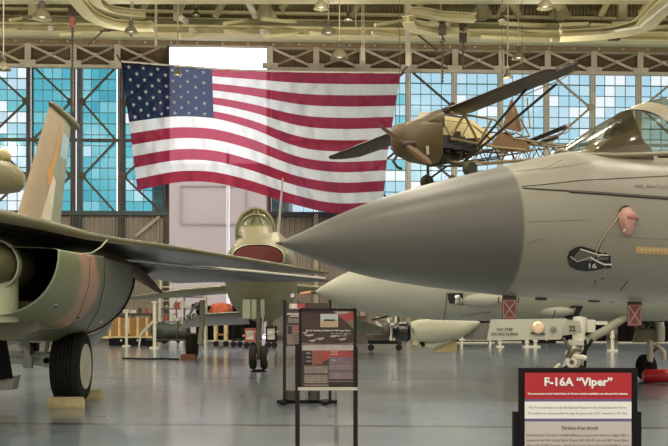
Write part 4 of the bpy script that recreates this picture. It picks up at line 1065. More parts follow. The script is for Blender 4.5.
mb = MB(); mb.loft([airfoil(RC+wv*-.05+Z_*.05, RC+wv*-.05+Z_*.05+chord(1.0), .12), airfoil(tipR.lerp(RC, .05), tipR.lerp(RC, .05)+chord(.9), .08), airfoil(tipR+chord(.3), tipR+chord(.8), .02)], wd); mb.build('wing', L4, 60)
mb = MB(); mb.bar(P(421.5, 120.5, 22), P(448, 108.5, 21.2), .08, .07, wdl); mb.build('leading_edge_strip', L4)
# fuselage sections (camera-left forward)
def sec(f, hw, zt, zb, rnd=1.0):
    c_ = RC+back*f; c_ = Vector((c_.x, c_.y, 0)); z0 = RC.z; r_ = min(hw, .25)*rnd
    up_ = [(-hw+r_*.4, zt), (hw-r_*.4, zt), (hw, zt-r_*.5), (hw, zb+r_*.6), (hw-r_*.6, zb), (-hw+r_*.6, zb), (-hw, zb+r_*.6), (-hw, zt-r_*.5)]
    hv = Vector((wv.x, wv.y, 0)).normalized()
    return [c_+hv*a+Z_*(z0+b) for a, b in up_]
mb = MB(); mb.loft([sec(-1.28, .16, -.50, -.86), sec(-1.18, .30, -.36, -1.0), sec(-.75, .35, -.26, -1.10), sec(-.30, .37, -.20, -1.12)], od); mb.build('cowling', L4, 50)
mb = MB(); mb.loft([sec(-.75, .30, -.24, -.5), sec(-.42, .34, -.06, -.5), sec(-.22, .34, .02, -.5)], od); mb.build('windshield_coaming', L4, 50)
skin = mat('brown_fabric', (136, 108, 78), .7, var=.12, scale=3); cabin_cream = mat('cream_cabin_fabric', (250, 232, 176), .7, var=.05)
mb = MB(); hv = Vector((wv.x, wv.y, 0)).normalized()
def S(f, s, z): c_ = RC+back*f; return Vector((c_.x, c_.y, RC.z+z))+hv*s
# far cabin wall (cream) and lower near panels
mb.prism([S(-.3, -.36, .05), S(1.3, -.36, .05), S(2.0, -.33, -.25), S(1.5, -.36, -.6), S(-.3, -.36, -.65)], hv*.02, cabin_cream)
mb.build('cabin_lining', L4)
mb = MB(); mb.prism([S(1.2, .33, -.62), S(1.5, .33, -.3), S(2.5, .25, -.42), S(2.7, .22, -.60), S(1.6, .3, -.72)], hv*-.02, skin); mb.build('side_fabric', L4)
mb = MB(); mb.prism([S(-.05, -.34, -.6), S(1.3, -.34, -.65), S(1.3, .34, -.68), S(-.05, .34, -1.1), S(-.05, -.34, -1.1)], Z_*-.03, ckD)
for f in (.15, .5, .85): mb.box(S(f, 0, -.62), (.3, .3, .28), blackg)
mb.box(S(1.0, .1, -.55), (.12, .1, .2), redm); mb.box(S(.35, .1, -.48), (.2, .1, .2), steelD); mb.build('cabin_seats', L4)
mb = MB()
tube = lambda a, b, r=.02, m=od: mb.tube([a, b], r, m, 6)
tm = mat('frame_tube_tan', (150, 128, 84), .5, var=.1)
for sgn in (-1, 1):
    s_ = .36*sgn
    L_ = [S(-.05, s_, -1.1), S(1.0, s_, -1.02), S(2.4, s_*.75, -.82), S(4.5, s_*.15, -.50)]
    U_ = [S(-.05, s_, -.05), S(1.3, s_, -.05), S(2.0, s_*.8, -.38), S(4.5, s_*.15, -.32)]
    for A_ in (L_, U_):
        for a, b in zip(A_, A_[1:]): tube(a, b, .024, tm)
    for a, b in ((S(.35, s_, -.05), S(-.05, s_, -.55)), (S(.35, s_, -.05), S(.8, s_, -.62)), (S(1.2, s_, -.05), S(.8, s_, -.62)), (S(-.05, s_, -.6), S(1.3, s_, -.65)), (S(1.3, s_, -.65), S(2.4, s_*.75, -.6))): tube(a, b, .028, tm if sgn > 0 else od)
    for k in range(9):
        f = .2+k*.48; g_ = f+.24; w_ = lambda q: s_*(1-q/4.9)
        zb_ = lambda q: interp([(0, -1.1), (1, -1.02), (2.4, -.82), (4.5, -.5)], q); zt_ = lambda q: interp([(0, -.62), (1.3, -.65), (2.0, -.5), (4.5, -.32)], q)
        tube(S(f, w_(f), zb_(f)), S(g_, w_(g_), zt_(g_)), .011, wd); tube(S(g_, w_(g_), zt_(g_)), S(f+.48, w_(f+.48), zb_(f+.48)), .011, wd)
mb.build('fuselage_frame', L4)
mb = MB()
for s1, s2 in ((2.1, .36), (2.6, .36)):
    mb.tube([RC+wv*s1+chord(.35 if s1 < 2.3 else .7)-Z_*.03, S(.35, s2, -1.05)], .028, wdl, 6)
mb.tube([RC-wv*2.0+chord(.5), S(.35, -.36, -1.05)], .028, wdl, 6); mb.build('wing_strut', L4)
# propeller
hub = S(-1.36, 0, -.62)
mb = MB(); a = P(378.5, 125, 20.6); b = P(431, 164, 20.4); hub = (a+b)/2+hd*.0
dirp = (b-a).normalized(); lat = dirp.cross(hd).normalized()
rr = []
for f, w, tkn in ((-1, .03, .012), (-.8, .075, .02), (-.4, .085, .03), (-.1, .05, .05), (.1, .05, .05), (.4, .085, .03), (.8, .075, .02), (1, .03, .012)):
    c_ = hub+dirp*(b-a).length/2*f; tw = .5 if f > 0 else -.5
    l2 = (lat*math.cos(tw)+hd*math.sin(tw)); n2 = dirp.cross(l2)
    rr.append([c_+l2*w, c_+n2*tkn, c_-l2*w, c_-n2*tkn])
mb.loft(rr, mat('propeller_wood', (118, 92, 64), .35, var=.15, scale=8)); mb.build('propeller', L4, 30)
mb = MB(); mb.lathe([(.0, .1), (.05, .09), (.08, .0), (.08, -.25)], hub, hd, wd, 14); mb.build('propeller_hub', L4, 1)
mb = MB()
for k in (-1, 1): mb.tube([S(-1.0, .3*k, -.98), S(-1.05, .38*k, -1.08), S(-.9, .4*k, -1.2), S(-.78, .4*k, -1.22)], .03, steelD, 8)
mb.tube([S(-.75, .38, -1.0), S(-.8, .42, -.85)], .03, cream, 8); mb.build('exhaust_pipe', L4, 1)
# gear
mb = MB(); mb.tube([S(-.1, .3, -1.1), P(469, 167, 20.3)], .035, wdl, 6); mb.tube([S(.5, .3, -1.08), P(469, 167, 20.3)], .025, wdl, 6)
mb.tube([S(-.1, -.3, -1.1), P(428, 180, 22.3)], .035, wdl, 6); mb.tube([S(.45, -.3, -1.08), P(428, 180, 22.3)], .025, wdl, 6); mb.build('gear_strut', L4)
for c_ in (P(470, 169, 20.2), P(427, 182, 22.4)):
    mb = MB(); mb.lathe([(.05, -.07), (.14, -.075), (.17, 0), (.14, .075), (.05, .07)], c_, hv, mat('tyre_olive', (56, 54, 36), .7), 24); mb.build('tyre', L4, 30)
# tail
mb = MB(); mb.prism([P(511, 99, 24.3), P(514, 104, 24.3), P(517, 112, 24.3), P(521, 128, 24.4), P(519.5, 132, 24.4), P(502, 128, 24.2), P(504, 122, 24.2), P(507, 110, 24.2)], (.03, .04, 0), skin); mb.build('rudder', L4)
mb = MB(); mb.loft([airfoil(P(498, 152, 24.0), P(524, 147, 24.6), .03), airfoil(P(506, 149, 23.8), P(530, 142, 24.2), .06), airfoil(P(560, 127, 22.8), P(567, 127.5, 22.9), .05)], wdl)
mb.tube([P(505, 151, 23.9), P(530, 141, 23.5), P(566, 126.5, 22.8)], .055, wdl, 8)
mb.tube([P(565, 126, 22.8), P(570, 123, 22.8), P(572, 128, 22.9), P(566, 133, 23), P(548, 137, 23.2)], .012, tm, 6); mb.build('tailplane', L4, 60)
mb = MB(); mb.tube([P(539, 143, 24), P(557, 137, 23.6)], .05, wdl, 8)
for a, b in (((488, 132), (515, 134)), ((495, 140), (530, 136)), ((500, 146), (512, 134)), ((508, 134), (512, 146)), ((520, 118), (529, 135)), ((527, 98), (530, 128)), ((515, 132), (530, 140)), ((522, 140), (541, 146)), ((455, 163), (520, 153)), ((440, 167), (500, 158)), ((520, 153), (546, 148)), ((520, 158), (524, 166))):
    mb.tube([P(a[0], a[1], 24.2), P(b[0], b[1], 24.3)], .02, wdl if a[0] < 515 else tm, 6)
mb.box(P(507.5, 134, 24.2), (.14, .06, .1), black); mb.build('tail_frame', L4)
mb = MB(); mb.tube([tipR+chord(.3), P(575, 64, 18.9), P(573, 72, 19), P(560, 80, 19.2), P(520, 97, 20)], .01, tm, 6); mb.tube([P(556, 72, 18.8), P(578, 63, 18.8)], .035, wdl, 8); mb.build('wing_tip_bow', L4)
mb = MB()
for p_ in (RC+wv*1.5+chord(.3), RC-wv*1.8+chord(.4), S(2.6, 0, -.45)): mb.tube([p_, Vector((p_.x, p_.y, ZT))], .006, steelD, 6)
mb.build('suspension_cable', L4)

# ------------------------------------------------------------------ information signs
Dn = 10.0
IS = thing('information_stand', (P(326, 0, Dn).x, Dn, 0), 'dark poster board on two posts with red swoosh and photo, standing in front', 'sign', None)
frm = mat('sign_frame_dark', (34, 24, 24), .45, var=0, spec=.25)
mb = MB()
for px in (297.5, 355.5): mb = MB(); mb.bar(Vector((P(px, 0, Dn).x, Dn, 0)), P(px, 347 if px > 300 else 344, Dn), .045, .04, frm, up=(0, 1, 0)); mb.box((P(px, 0, Dn).x, Dn, .02), (.08, .5, .04), frm); mb.build('post', IS)
mb = MB(); a = P(299, 388.5, Dn); b = P(356.5, 308.5, Dn); w_, h_ = b.x-a.x, b.z-a.z
mb.box(((a.x+b.x)/2, Dn, (a.z+b.z)/2), (w_, .03, h_), mat('poster_brown', (64, 50, 44), .4, var=.2, scale=8)); bd = mb.build('board', IS)
mb = MB()
for c_, s_ in (((a.x+.012, (a.z+b.z)/2), (.024, h_)), ((b.x-.012, (a.z+b.z)/2), (.024, h_)), (((a.x+b.x)/2, b.z-.01), (w_, .02))): mb.box((c_[0], Dn-.012, c_[1]), (s_[0], .035, s_[1]), frm)
mb.build('frame', IS)
mb = MB(); mb.box(((a.x+b.x)/2, Dn-.015, a.z), (w_+.02, .04, .03), steelL); mb.build('bottom_rail', IS)
def rect(mb, x0, y0, x1, y1, D_, m): mb.prism([P(x0, y0, D_), P(x1, y0, D_), P(x1, y1, D_), P(x0, y1, D_)], (0, .002, 0), m)
Ds = Dn-.018
mb = MB()
pr = mat('poster_red', (158, 66, 66), .4, var=.1); pg = mat('poster_grey', (122, 106, 100), .4, var=.2, scale=30); pw = mat('poster_pale', (172, 160, 154), .4, var=.15, scale=20); pl = mat('poster_tan', (176, 152, 120), .5, var=.1); psk = mat('poster_sky', (178, 184, 184), .5, var=.05); pdk = mat('poster_dark', (44, 34, 34), .4, var=0); pmauve = mat('poster_mauve', (116, 96, 106), .4, var=.2, scale=20); pcop = mat('poster_brick', (138, 84, 72), .4, var=.15, scale=20)
mb.prism([P(332, 311, Ds), P(353.5, 311.5, Ds), P(353.5, 320, Ds), P(346, 321.5, Ds), P(340, 317, Ds)], (0, .002, 0), pr)
mb.prism([P(333, 311, Ds-.002), P(352, 311.5, Ds-.002), P(345, 314, Ds-.002), P(338, 314, Ds-.002)], (0, .002, 0), pw)
mb.prism([P(346, 321.5, Ds), P(353.5, 320, Ds), P(353.5, 329, Ds)], (0, .002, 0), pg)
rect(mb, 320.5, 314, 338, 327.2, Ds-.003, cream); rect(mb, 321, 314.3, 337.6, 320.5, Ds-.005, psk); rect(mb, 321, 320.5, 337.6, 326.8, Ds-.005, pl); rect(mb, 324, 319.4, 335, 320.9, Ds-.007, pdk)
mb.prism([P(302, 341, Ds)]+[P(302+51.5*k/12, 342.5-math.sin(PI*k/12)*0+1.5*math.sin(PI*k/12), Ds) for k in range(13)]+[P(353.5, 349, Ds), P(302, 349, Ds)], (0, .002, 0), pmauve)
rect(mb, 302, 345, 353.5, 350.5, Ds-.001, pw)
mb.prism([P(304, 351, Ds), P(330, 349.5, Ds), P(353.5, 352, Ds), P(353.5, 357, Ds), P(333, 357, Ds), P(316, 365, Ds), P(304, 365, Ds)], (0, .002, 0), pr)
rect(mb, 304, 351, 312, 365, Ds-.002, pdk); rect(mb, 312.5, 351, 322, 364, Ds-.002, pcop); rect(mb, 304, 365.5, 328.5, 386.5, Ds-.001, pg); rect(mb, 329, 357, 353.5, 382, Ds-.001, pmauve)
rect(mb, 304, 373.8, 328.5, 375, Ds-.003, pdk); rect(mb, 304, 383, 328.5, 384, Ds-.003, pdk); rect(mb, 329, 371, 353.5, 372, Ds-.003, pdk); rect(mb, 329, 379, 353.5, 380.5, Ds-.003, pdk); rect(mb, 329, 382, 353.5, 386.5, Ds-.003, pdk)
for x_, y_, ww_ in ((309, 335, 10), (320, 338.5, 9), (333, 336, 8), (342, 339, 9), (305, 332.5, 6), (312, 340.5, 8)):
    mb.prism([P(x_-ww_/2, y_, Ds-.003), P(x_+ww_/2, y_-1.2, Ds-.003), P(x_+ww_/2-1, y_+.6, Ds-.003), P(x_, y_+1.6, Ds-.003)], (0, .002, 0), pw)
mb.build('poster_artwork', bd)
mb = MB(); lt = mat('poster_letter_white', (226, 222, 214), .5, var=0)
mb.text('North American Aviation F-100 Super Sabre', P(306, 331.8, Ds-.008), X_, Z_, lt, width=.445, height=.022, bold=.02)
for k, (xx, yy) in enumerate(((331, 334.4), (331, 336.6), (306, 354), (306, 358), (306, 362), (331, 352.5), (331, 355), (331, 361))): mb.text(('Air Force fighter', 'first flight 1953', '1954', '1961', '1972', 'THRUST', 'RANGE', 'CREW')[k], P(xx, yy, Ds-.008), X_, Z_, lt, width=(.2, .16, .05, .05, .05, .07, .07, .05)[k], height=.014)
for k in range(8): mb.text('the aircraft entered service and flew many missions', P(305, 368.4+k*1.9+(1.6 if k > 2 else 0), Ds-.008), X_, Z_, lt, width=.22, height=.009)
for k in range(6): mb.text('with wings of the air force until it was retired', P(330, 366.5+k*2.1+(1.6 if k > 1 else 0), Ds-.008), X_, Z_, lt, width=.22, height=.009)
mb.build('lettering', bd)
Dm = 16.9
I2 = thing('information_stand', (P(303, 0, Dm).x, Dm, 0), 'second dark poster board on posts, half hidden behind the front poster board', 'sign', None)
mb = MB()
for px in (284.5, 330): MB().bar(Vector((P(px, 0, Dm).x, Dm, 0)), P(px, 300, Dm), .05, .05, frm, up=(0, 1, 0)).build('post', I2)
mb = MB(); mb.bar((P(277, 0, Dm).x, Dm, .035), (P(337, 0, Dm).x, Dm, .035), .12, .05, black); 
for px in (284, 325): mb.box((P(px, 0, Dm).x, Dm, .03), (.1, .6, .05), black)
mb.build('base', I2)
mb = MB(); mb.prism([P(286, 303, Dm), P(328, 303, Dm), P(328, 346, Dm), P(286, 346, Dm)], (0, .04, 0), MATS['poster_brown']); bd2 = mb.build('board', I2)
mb = MB(); Dq = Dm-.01
rect(mb, 288, 317, 326, 323, Dq, pg); rect(mb, 289, 303.5, 301, 309, Dq, pw); rect(mb, 291, 304, 297, 308, Dq-.003, cream); rect(mb, 297, 303.5, 305, 308, Dq-.003, pr); rect(mb, 287, 325, 328, 344.5, Dq, pg)
rect(mb, 288, 326, 292, 334, Dq-.004, pdk); rect(mb, 293, 326, 301, 331, Dq-.004, pcop); rect(mb, 287, 313, 299, 315, Dq, pw); rect(mb, 290, 315.5, 300, 318, Dq, pw)
for k in range(5): rect(mb, 293, 333+k*2.2, 300, 333.6+k*2.2, Dq-.003, pdk)
mb.build('poster_artwork', bd2)
for px, lab in ((290.5, 'left dark weight on the foot of the rear poster board'), (314, 'right dark weight on the foot of the rear poster board')):
    mb = MB(); x = P(px, 0, Dm).x; mb.lathe([(.09, .065), (.1, .075), (.1, .22), (.08, .235)], (x, Dm-.02, 0), Z_, mat('weight_grey', (58, 54, 48), .6), 20)
    tag(mb.build('sandbag_weight', smooth=1), lab, 'weight', 'weights on the rear sign foot')

# F-16A sign
Dg = 6.0
S16 = thing('display_sign', (P(578, 0, Dg).x, Dg, 0), 'framed red and white museum sign with the aircraft name at bottom right', 'sign')
fb = mat('sign_frame_black', (18, 15, 18), .5, var=0, spec=.2)
def sq(mb, x0, y0, x1, y1, D_, m, t=.004): mb.prism([P(x0, y0, D_), P(x1, y0, D_), P(x1, y1, D_), P(x0, y1, D_)], (0, t, 0), m)
mb = MB(); sq(mb, 519, 368, 637.5, 500, Dg+.01, fb, .03); fo = mb.build('frame', S16)
mb = MB(); sq(mb, 513.5, 412, 519.5, 573, Dg+.02, fb, .05); sq(mb, 637, 412, 641.5, 573, Dg+.02, fb, .05); sq(mb, 513.5, 498, 641.5, 504, Dg+.05, fb, .05)
for px in (516.5, 639): mb.box((P(px, 0, Dg).x, Dg+.04, .02), (.06, .4, .04), fb)
mb.build('stand', S16)
sr = mat('sign_red', (178, 36, 44), .45, var=0); sp = mat('sign_purple', (104, 92, 140), .45, var=0); sw = mat('sign_white', (238, 238, 236), .45, var=0); sg = mat('sign_grey', (196, 188, 184), .45, var=0)
mb = MB(); x0, x1 = 524.8, 631.5
for ya, yb, m_ in ((372.8, 399, sr), (399, 401.6, sp), (401.6, 418.6, sw), (418.6, 421.5, sp), (421.5, 496, sg)): sq(mb, x0, ya, x1, yb, Dg, m_)
pn = mb.build('panel', S16)
mb = MB(); Dt = Dg-.004
def tx(s_, px0, base, w, h, m_, bold=0): mb.text(s_, P(px0, base, Dt), X_, Z_, m_, width=w*Dt/F, height=h*Dt/F, bold=bold)
tx('F-16A \u201cViper\u201d', 544.5, 388.6, 68, 11.6, sw, .035)
tx('The cornerstone of the United States Air Force\u2019s combat capabilities over the past four decades.', 527.5, 395.2, 100.5, 2.5, sw, .045)
mb.build('title_lettering', pn)
mb = MB(); ik = mat('sign_ink', (70, 66, 72), .5, var=0); ikd = mat('sign_ink_dark', (38, 34, 36), .5, var=0)
tx('This F-16 is on loan to us by the National Museum of the United States Air Force.', 528.5, 409.3, 98, 2.9, ik)
tx('This exhibit was made possible through the generosity of Dr. Lawrence C. M. Tseu.', 527.5, 415.0, 100, 2.9, ik)
tx('The Story of our Aircraft', 561.5, 430.5, 36.5, 4.2, ikd, .01)
for k, l in enumerate(('One of the first F-16s built, F-16A #80-0498 was accepted by the Airforce in August 1981. It', 'served with the 474th Tactical Fighter Wing at Nellis AFB, NV, with the 58th Tactical Fighter', 'Wing at MacDill AFB, Clearwater, with the 56th Tactical Training Wing at MacDill AFB, FL, and in', 'the Hawaii Air National Guard until it was retired from active duty.')):
    tx(l, 526.8, 437.2+k*5.1, 102, 3.3, ikd)
mb.build('body_lettering', pn)

# ------------------------------------------------------------------ workshop clutter along the far wall
def stand_post(px, ytop, D_, label, grp='cream jack stands along the far wall', w=.11):
    x = P(px, 0, D_).x; zt = P(0, ytop, D_).z
    t = thing('jack_stand', (x, D_, 0), label, 'stand', grp)
    mb = MB(); mb.tube([Vector((x, D_, .03)), Vector((x, D_, zt))], w, cream, 12); mb.lathe([(w*1.4, -.05), (w*1.4, .05)], (x, D_, zt*.55), Z_, cream, 12); mb.build('post', t, 1)
    mb = MB(); mb.box((x, D_, .03), (w*5, w*5, .06), cream); mb.build('foot', t)
    mb = MB(); mb.box((x, D_, zt), (w*3.2, w*3, .05), cream); mb.build('top_plate', t)
    return t
stand_post(126.5, 310, 42.6, 'cream stand on the left, before the brown crate', w=.06)
stand_post(154.5, 302, 40.6, 'tall cream stand right of the brown crate', w=.07)
stand_post(500, 340, 42, 'cream stand below the stencilled gear door, left of two', w=.06)
stand_post(527, 338, 42, 'cream stand beside the black box under the gear door', w=.07)
stand_post(535.5, 336, 42, 'slim cream stand just left of the white nose strut', w=.07)
stand_post(612.5, 325, 38, 'tall cream stand before the dark panel at right', w=.065)
mb = MB(); mb.bar(P(141, 334, 42.6), P(154, 321, 42.0), .05, .12, cream); mb.tube([P(141, 334, 42.6), Vector((P(139, 0, 42.6).x, 42.6, .02))], .04, cream, 8); tag(mb.build('prop_bar'), 'cream diagonal bar leaning on the tall cream stand', 'bar')
# crate
CB = thing('wooden_crate', (P(124, 0, 44.8).x, 44.8, 0), 'large tan crate on a low cart behind the cream stands at left', 'crate')
mb = MB(); a = P(110, 318, 44.8); b = P(147, 336, 44.8); mb.box(((a.x+b.x)/2, 45.3, (a.z+b.z)/2), (b.x-a.x, 1, a.z-b.z), cardboard); mb.build('box', CB)
mb = MB()
for k in range(5): mb.box((a.x+(b.x-a.x)*k/4, 44.78, (a.z+b.z)/2), (.1, .05, a.z-b.z+.05), wood)
mb.box(((a.x+b.x)/2, 45.0, b.z-.06), (b.x-a.x+.6, .9, .1), wood); mb.build('slats', CB)
mb = MB()
for k in (-.6, .6): MB().lathe([(.12, -.05), (.12, .05)], ((a.x+b.x)/2+k, 45.0, .12), X_, black, 12).build('wheel', CB)
mb.box(((a.x+b.x)/2, 45.0, .3), (.1, .5, b.z*1.0), steelD); mb.build('cart_pillar', CB)
def crate(px0, px1, y0, y1, D_, m, label, name='storage_box', cat='box', dep=.8):
    a = P(px0, y0, D_); b = P(px1, y1, D_); z0 = max(b.z, 0)
    t = thing(name, ((a.x+b.x)/2, D_, z0), label, cat)
    mb = MB(); mb.box(((a.x+b.x)/2, D_+dep/2, (a.z+z0)/2), (b.x-a.x, dep, a.z-z0), m); mb.build('body', t)
    mb = MB(); mb.box(((a.x+b.x)/2, D_+dep/2, a.z-.03), (b.x-a.x+.05, dep+.04, .06), m); mb.build('lid', t)
    mb = MB()
    for f in (.3, .7): mb.box((a.x+(b.x-a.x)*f, D_-.02, a.z*.75+z0*.25), (.08, .04, .08), steelL)
    mb.build('latch', t)
    return t
crate(109, 150, 338.5, 346.5, 43.4, black, 'long low black case on the floor below the tan crate')
crate(524, 556, 338.5, 343.3, 46.6, black, 'flat black case on the floor under the stencilled door', dep=.5)
dg = mat('dark_green_machine', (48, 56, 48), .5, var=.3, scale=3)
# work bench with tools
WB = thing('workbench', (P(137, 0, 47).x, 47, 0), 'dark workbench with tool trays behind the tan crate', 'workbench')
mb = MB(); a = P(112, 313, 47); b = P(152, 318, 47); mb.box(((a.x+b.x)/2, 47.4, a.z-.065), (b.x-a.x, .8, .12), steelD); mb.build('top', WB)
mb = MB()
for px in (113, 132, 151): MB().box((P(px, 0, 47).x, 47.4, a.z/2), (.08, .7, a.z), steelD).build('leg', WB)
k = 0
toolcols = [steelD, black, white, redm, chrome, dg, cream]
names = ['toolbox', 'paint_can', 'plastic_bin', 'gear_part']
def on_bench(px, wpx, hpx, ytop_base, D_, m, name, lab, cat):
    c_ = P(px, ytop_base, D_); w_ = wpx*D_/F; h_ = hpx*D_/F
    t = MB()
    if name in ('paint_can', 'gear_part'): t.lathe([(w_/2, 0), (w_/2, h_*.9), (w_*.4, h_*.92), (w_*.4, h_)], c_, Z_, m, 14)
    else:
        t.box(c_+Z_*h_*.4, (w_, .4, h_*.8), m); t.box(c_+Z_*h_*.85, (w_*1.06, .44, h_*.12), m); t.bar(c_+Vector((-w_*.2, 0, h_)), c_+Vector((w_*.2, 0, h_)), .03, .03, steelL)
    tag(t.build(name), lab, cat)
for px, w_, h_, m, nm, lab, ct in ((118, 6, 4, black, 'toolbox', 'black toolbox at the left end of the workbench', 'toolbox'), (126, 5, 3.2, steelL, 'toolbox', 'grey metal toolbox in the middle of the workbench', 'toolbox'), (133, 4, 3, white, 'plastic_bin', 'white bin on the workbench', 'bin'), (140, 4, 5, steelD, 'gear_part', 'dark round part standing on the workbench', 'part'), (147, 4, 5, redm, 'paint_can', 'reddish can at the right end of the workbench', 'can')):
    on_bench(px, w_, h_, 313, 47.3, m, nm, lab, ct)
# engine on trolley (dark green) around x 160-190
EN = thing('engine_trolley', (P(170, 0, 42).x, 42, 0), 'dark engine on a wheeled trolley right of the tall cream stand', 'trolley')
mb = MB(); c = P(171, 332, 42); mb.lathe([(.3, -.75), (.42, -.6), (.46, -.2), (.36, 0), (.40, .3), (.34, .7), (.2, .8)], c, X_, dg, 20); mb.lathe([(.5, -.03), (.5, .03)], c+X_*-.3, X_, steelD, 20); mb.lathe([(.48, -.03), (.48, .03)], c+X_*.3, X_, steelD, 20); mb.build('engine', EN, 42)
mb = MB(); mb.box((c.x, 42, .32), (1.9, .9, .08), dg)
for k in (-.8, .8): mb.bar(Vector((c.x+k, 42, .3)), c+X_*k*.6, .07, .07, dg, up=(0, 1, 0))
mb.build('trolley_frame', EN)
mb = MB()
for k in (-.85, .85): MB().lathe([(.05, -.05), (.13, -.05), (.13, .05), (.05, .05)], (c.x+k, 41.7, .13), X_*.3+Y_, rubber, 12).build('wheel', EN)
# clutter shelf bright zone 160-245
SH = thing('steel_shelf', (P(184, 0, 46).x, 46, 0), 'tall steel shelf unit left of the orange machine', 'shelf')
mb = MB(); xa, xb = P(160, 0, 46).x, P(205, 0, 46).x
for x in (xa, (xa+xb)/2, xb):
    for y in (46, 46.6): mb.box((x, y, 1.1), (.07, .07, 2.2), steelL)
mb.build('upright', SH)
mb = MB()
for z_ in (.4, 1.0, 1.6, 2.15): mb.box(((xa+xb)/2, 46.3, z_), (xb-xa, .65, .05), steelD)
mb.build('shelf_board', SH)
i = 0
words = ['black', 'grey', 'white', 'dull red', 'bare metal', 'dark green', 'cream']
for z_, zn in ((1.03, 'lower'), (1.63, 'upper')):
    for k in range(7):
        x = xa+.22+k*(xb-xa-.4)/6.3; hh = .16+.07*((k*5+int(z_*10)) % 4); ww = .10+.015*(k % 3)
        ci = (k*3+int(z_*3)) % 7; ii = [1, 0, 2, 3, 4, 5, 6][ci]
        mb = MB(); m_ = [black, steelL, white, redm, chrome, dg, cream][ii]
        mb.lathe([(ww, 0), (ww, hh*.85), (ww*.7, hh*.95), (ww*.35, hh)], (x, 46.25, z_), Z_, m_, 12)
        wd_ = words[ii]
        tag(mb.build('canister'), '%s canister, %s from the left on the %s shelf of the steel unit' % (wd_, ['first', 'second', 'third', 'fourth', 'fifth', 'sixth', 'seventh'][k], zn), 'canister', 'canisters on the steel shelf unit')
# orange cloth machine
OM = thing('covered_machine', (P(221, 0, 43).x, 43, 0), 'machine under a crumpled orange cover on wooden legs behind the khaki jet', 'machine')
mb = MB(); c = P(221, 307.5, 43); rings = []
for z_, r_ in ((-.42, .34), (-.3, .46), (-.1, .44), (.06, .40), (.16, .30), (.20, .08)):
    rings.append([c+Vector((math.cos(a_*PI/10)*r_*(1+.28*math.sin(a_*1.7+z_*9)), math.sin(a_*PI/10)*r_*(1+.12*math.cos(a_*2.3)), z_)) for a_ in range(20)])
mb.loft(rings, orange); mb.build('cover', OM, 60)
mb = MB()
for px in (216, 226):
    for dy in (-.25, .25): MB().box((P(px, 0, 43).x, 43+dy, .62), (.12, .1, 1.24), wood).build('leg', OM)
mb.box((c.x, 43, 1.2), (.8, .7, .08), wood); mb.box((c.x, 43, .5), (.6, .5, .06), cardboard); mb.build('shelf_board', OM)
mb = MB()
for px in (216, 226): MB().lathe([(.05, -.05), (.12, -.05), (.12, .05), (.05, .05)], (P(px, 0, 42.6).x, 42.6, .12), X_*.3+Y_, rubber, 12).build('castor', OM)
# coiled white hose / arch at (165-180,280-292)
def tallbits():
    t = thing('step_ladder', (P(172, 0, 47).x, 47, 0), 'tall pale step ladder behind the wing of the khaki jet', 'ladder')
    mb = MB()
    for px in (158, 178): MB().bar(Vector((P(px, 0, 47).x, 47, 0)), P(px+(3 if px < 170 else -3), 276, 47), .08, .08, steelL, up=(0, 1, 0)).build('rail', t)
    mb = MB()
    for k in range(9): z_ = .4+k*.32; mb.box((P(168, 0, 47).x, 47, z_), (.9, .12, .05), steelL)
    mb.build('rung', t)
tallbits()
# carts
def cart(px0, px1, ytop, D_, m, label, load=None, lm=None):
    a = P(px0, ytop, D_); b = P(px1, ytop, D_); cx = (a.x+b.x)/2
    t = thing('wheeled_cart', (cx, D_, 0), label, 'cart', 'wheeled carts along the far wall')
    mb = MB(); mb.box((cx, D_, .30), (b.x-a.x, .7, .07), m)
    for x in (a.x+.04, b.x-.04):
        for dy in (-.3, .3): mb.box((x, D_+dy, (a.z+.3)/2), (.05, .05, a.z-.3), m)
    for dy in (-.3, .3): mb.box((cx, D_+dy, a.z), (b.x-a.x, .05, .05), m)
    mb.build('frame', t)
    if load: 
        mb = MB(); mb.box((cx, D_, .33+(a.z-.33)*.45), ((b.x-a.x)*.7, .5, (a.z-.33)*.8), lm); mb.bar((cx-.3, D_-.27, .5), (cx+.3, D_-.27, .7), .05, .05, steelL); mb.build('load', t)
    for x in (a.x+.1, b.x-.1):
        mb = MB(); mb.lathe([(.05, -.04), (.12, -.05), (.13, 0), (.12, .05), (.05, .04)], (x, D_-.3, .13), Y_, rubber, 14); w = mb.build('castor', t, 30)
    return t
cart(232, 243, 326, 42, black, 'small black cart left of the red cart near the khaki jet nose wheel')
cart(245, 256, 329, 41, redm, 'red cart behind the khaki jet nose wheels', True, white)
cart(266, 277, 327, 41, black, 'black cart right of the khaki jet nose wheels', True, white)
cart(368, 401, 341, 38.5, black, 'low black trolley right of the front poster board', None)
mb = MB()
cl = P(385, 0, 38.5).x
LR = thing('lifting_rig', (P(390, 0, 38.5).x, 38.5, .36), 'black and white lifting rig standing on the low black trolley', 'rig')
mb.bar(P(388, 318, 38.5), P(391, 341, 38.5), .1, .1, white, up=(0, 1, 0)); mb.bar(P(396, 316, 38.5), P(394, 341, 38.5), .08, .1, white, up=(0, 1, 0)); mb.bar(P(385, 324, 38.5), P(399, 324, 38.5), .1, .08, white); mb.bar(P(376, 322, 38.5), P(390, 334, 38.5), .06, .1, steelL); mb.box(P(384, 318.5, 38.7), (.6, .3, .12), steelL); mb.build('arm', LR)
mb = MB(); mb.box(P(378, 338, 38.8), (.5, .4, .25), steelD); mb.box(P(402, 331, 38.8), (.35, .4, .6), black); mb.lathe([(.2, -.1), (.2, .1)], P(402, 331, 38.4), X_, steelD, 16); mb.build('winch', LR)
mb = MB(); mb.bar(P(398, 312, 38.5), P(400, 341, 38.5), .06, .06, black, up=(0, 1, 0)); mb.bar(P(372, 320, 38.5), P(400, 313, 38.5), .06, .06, black); mb.build('mast', LR)
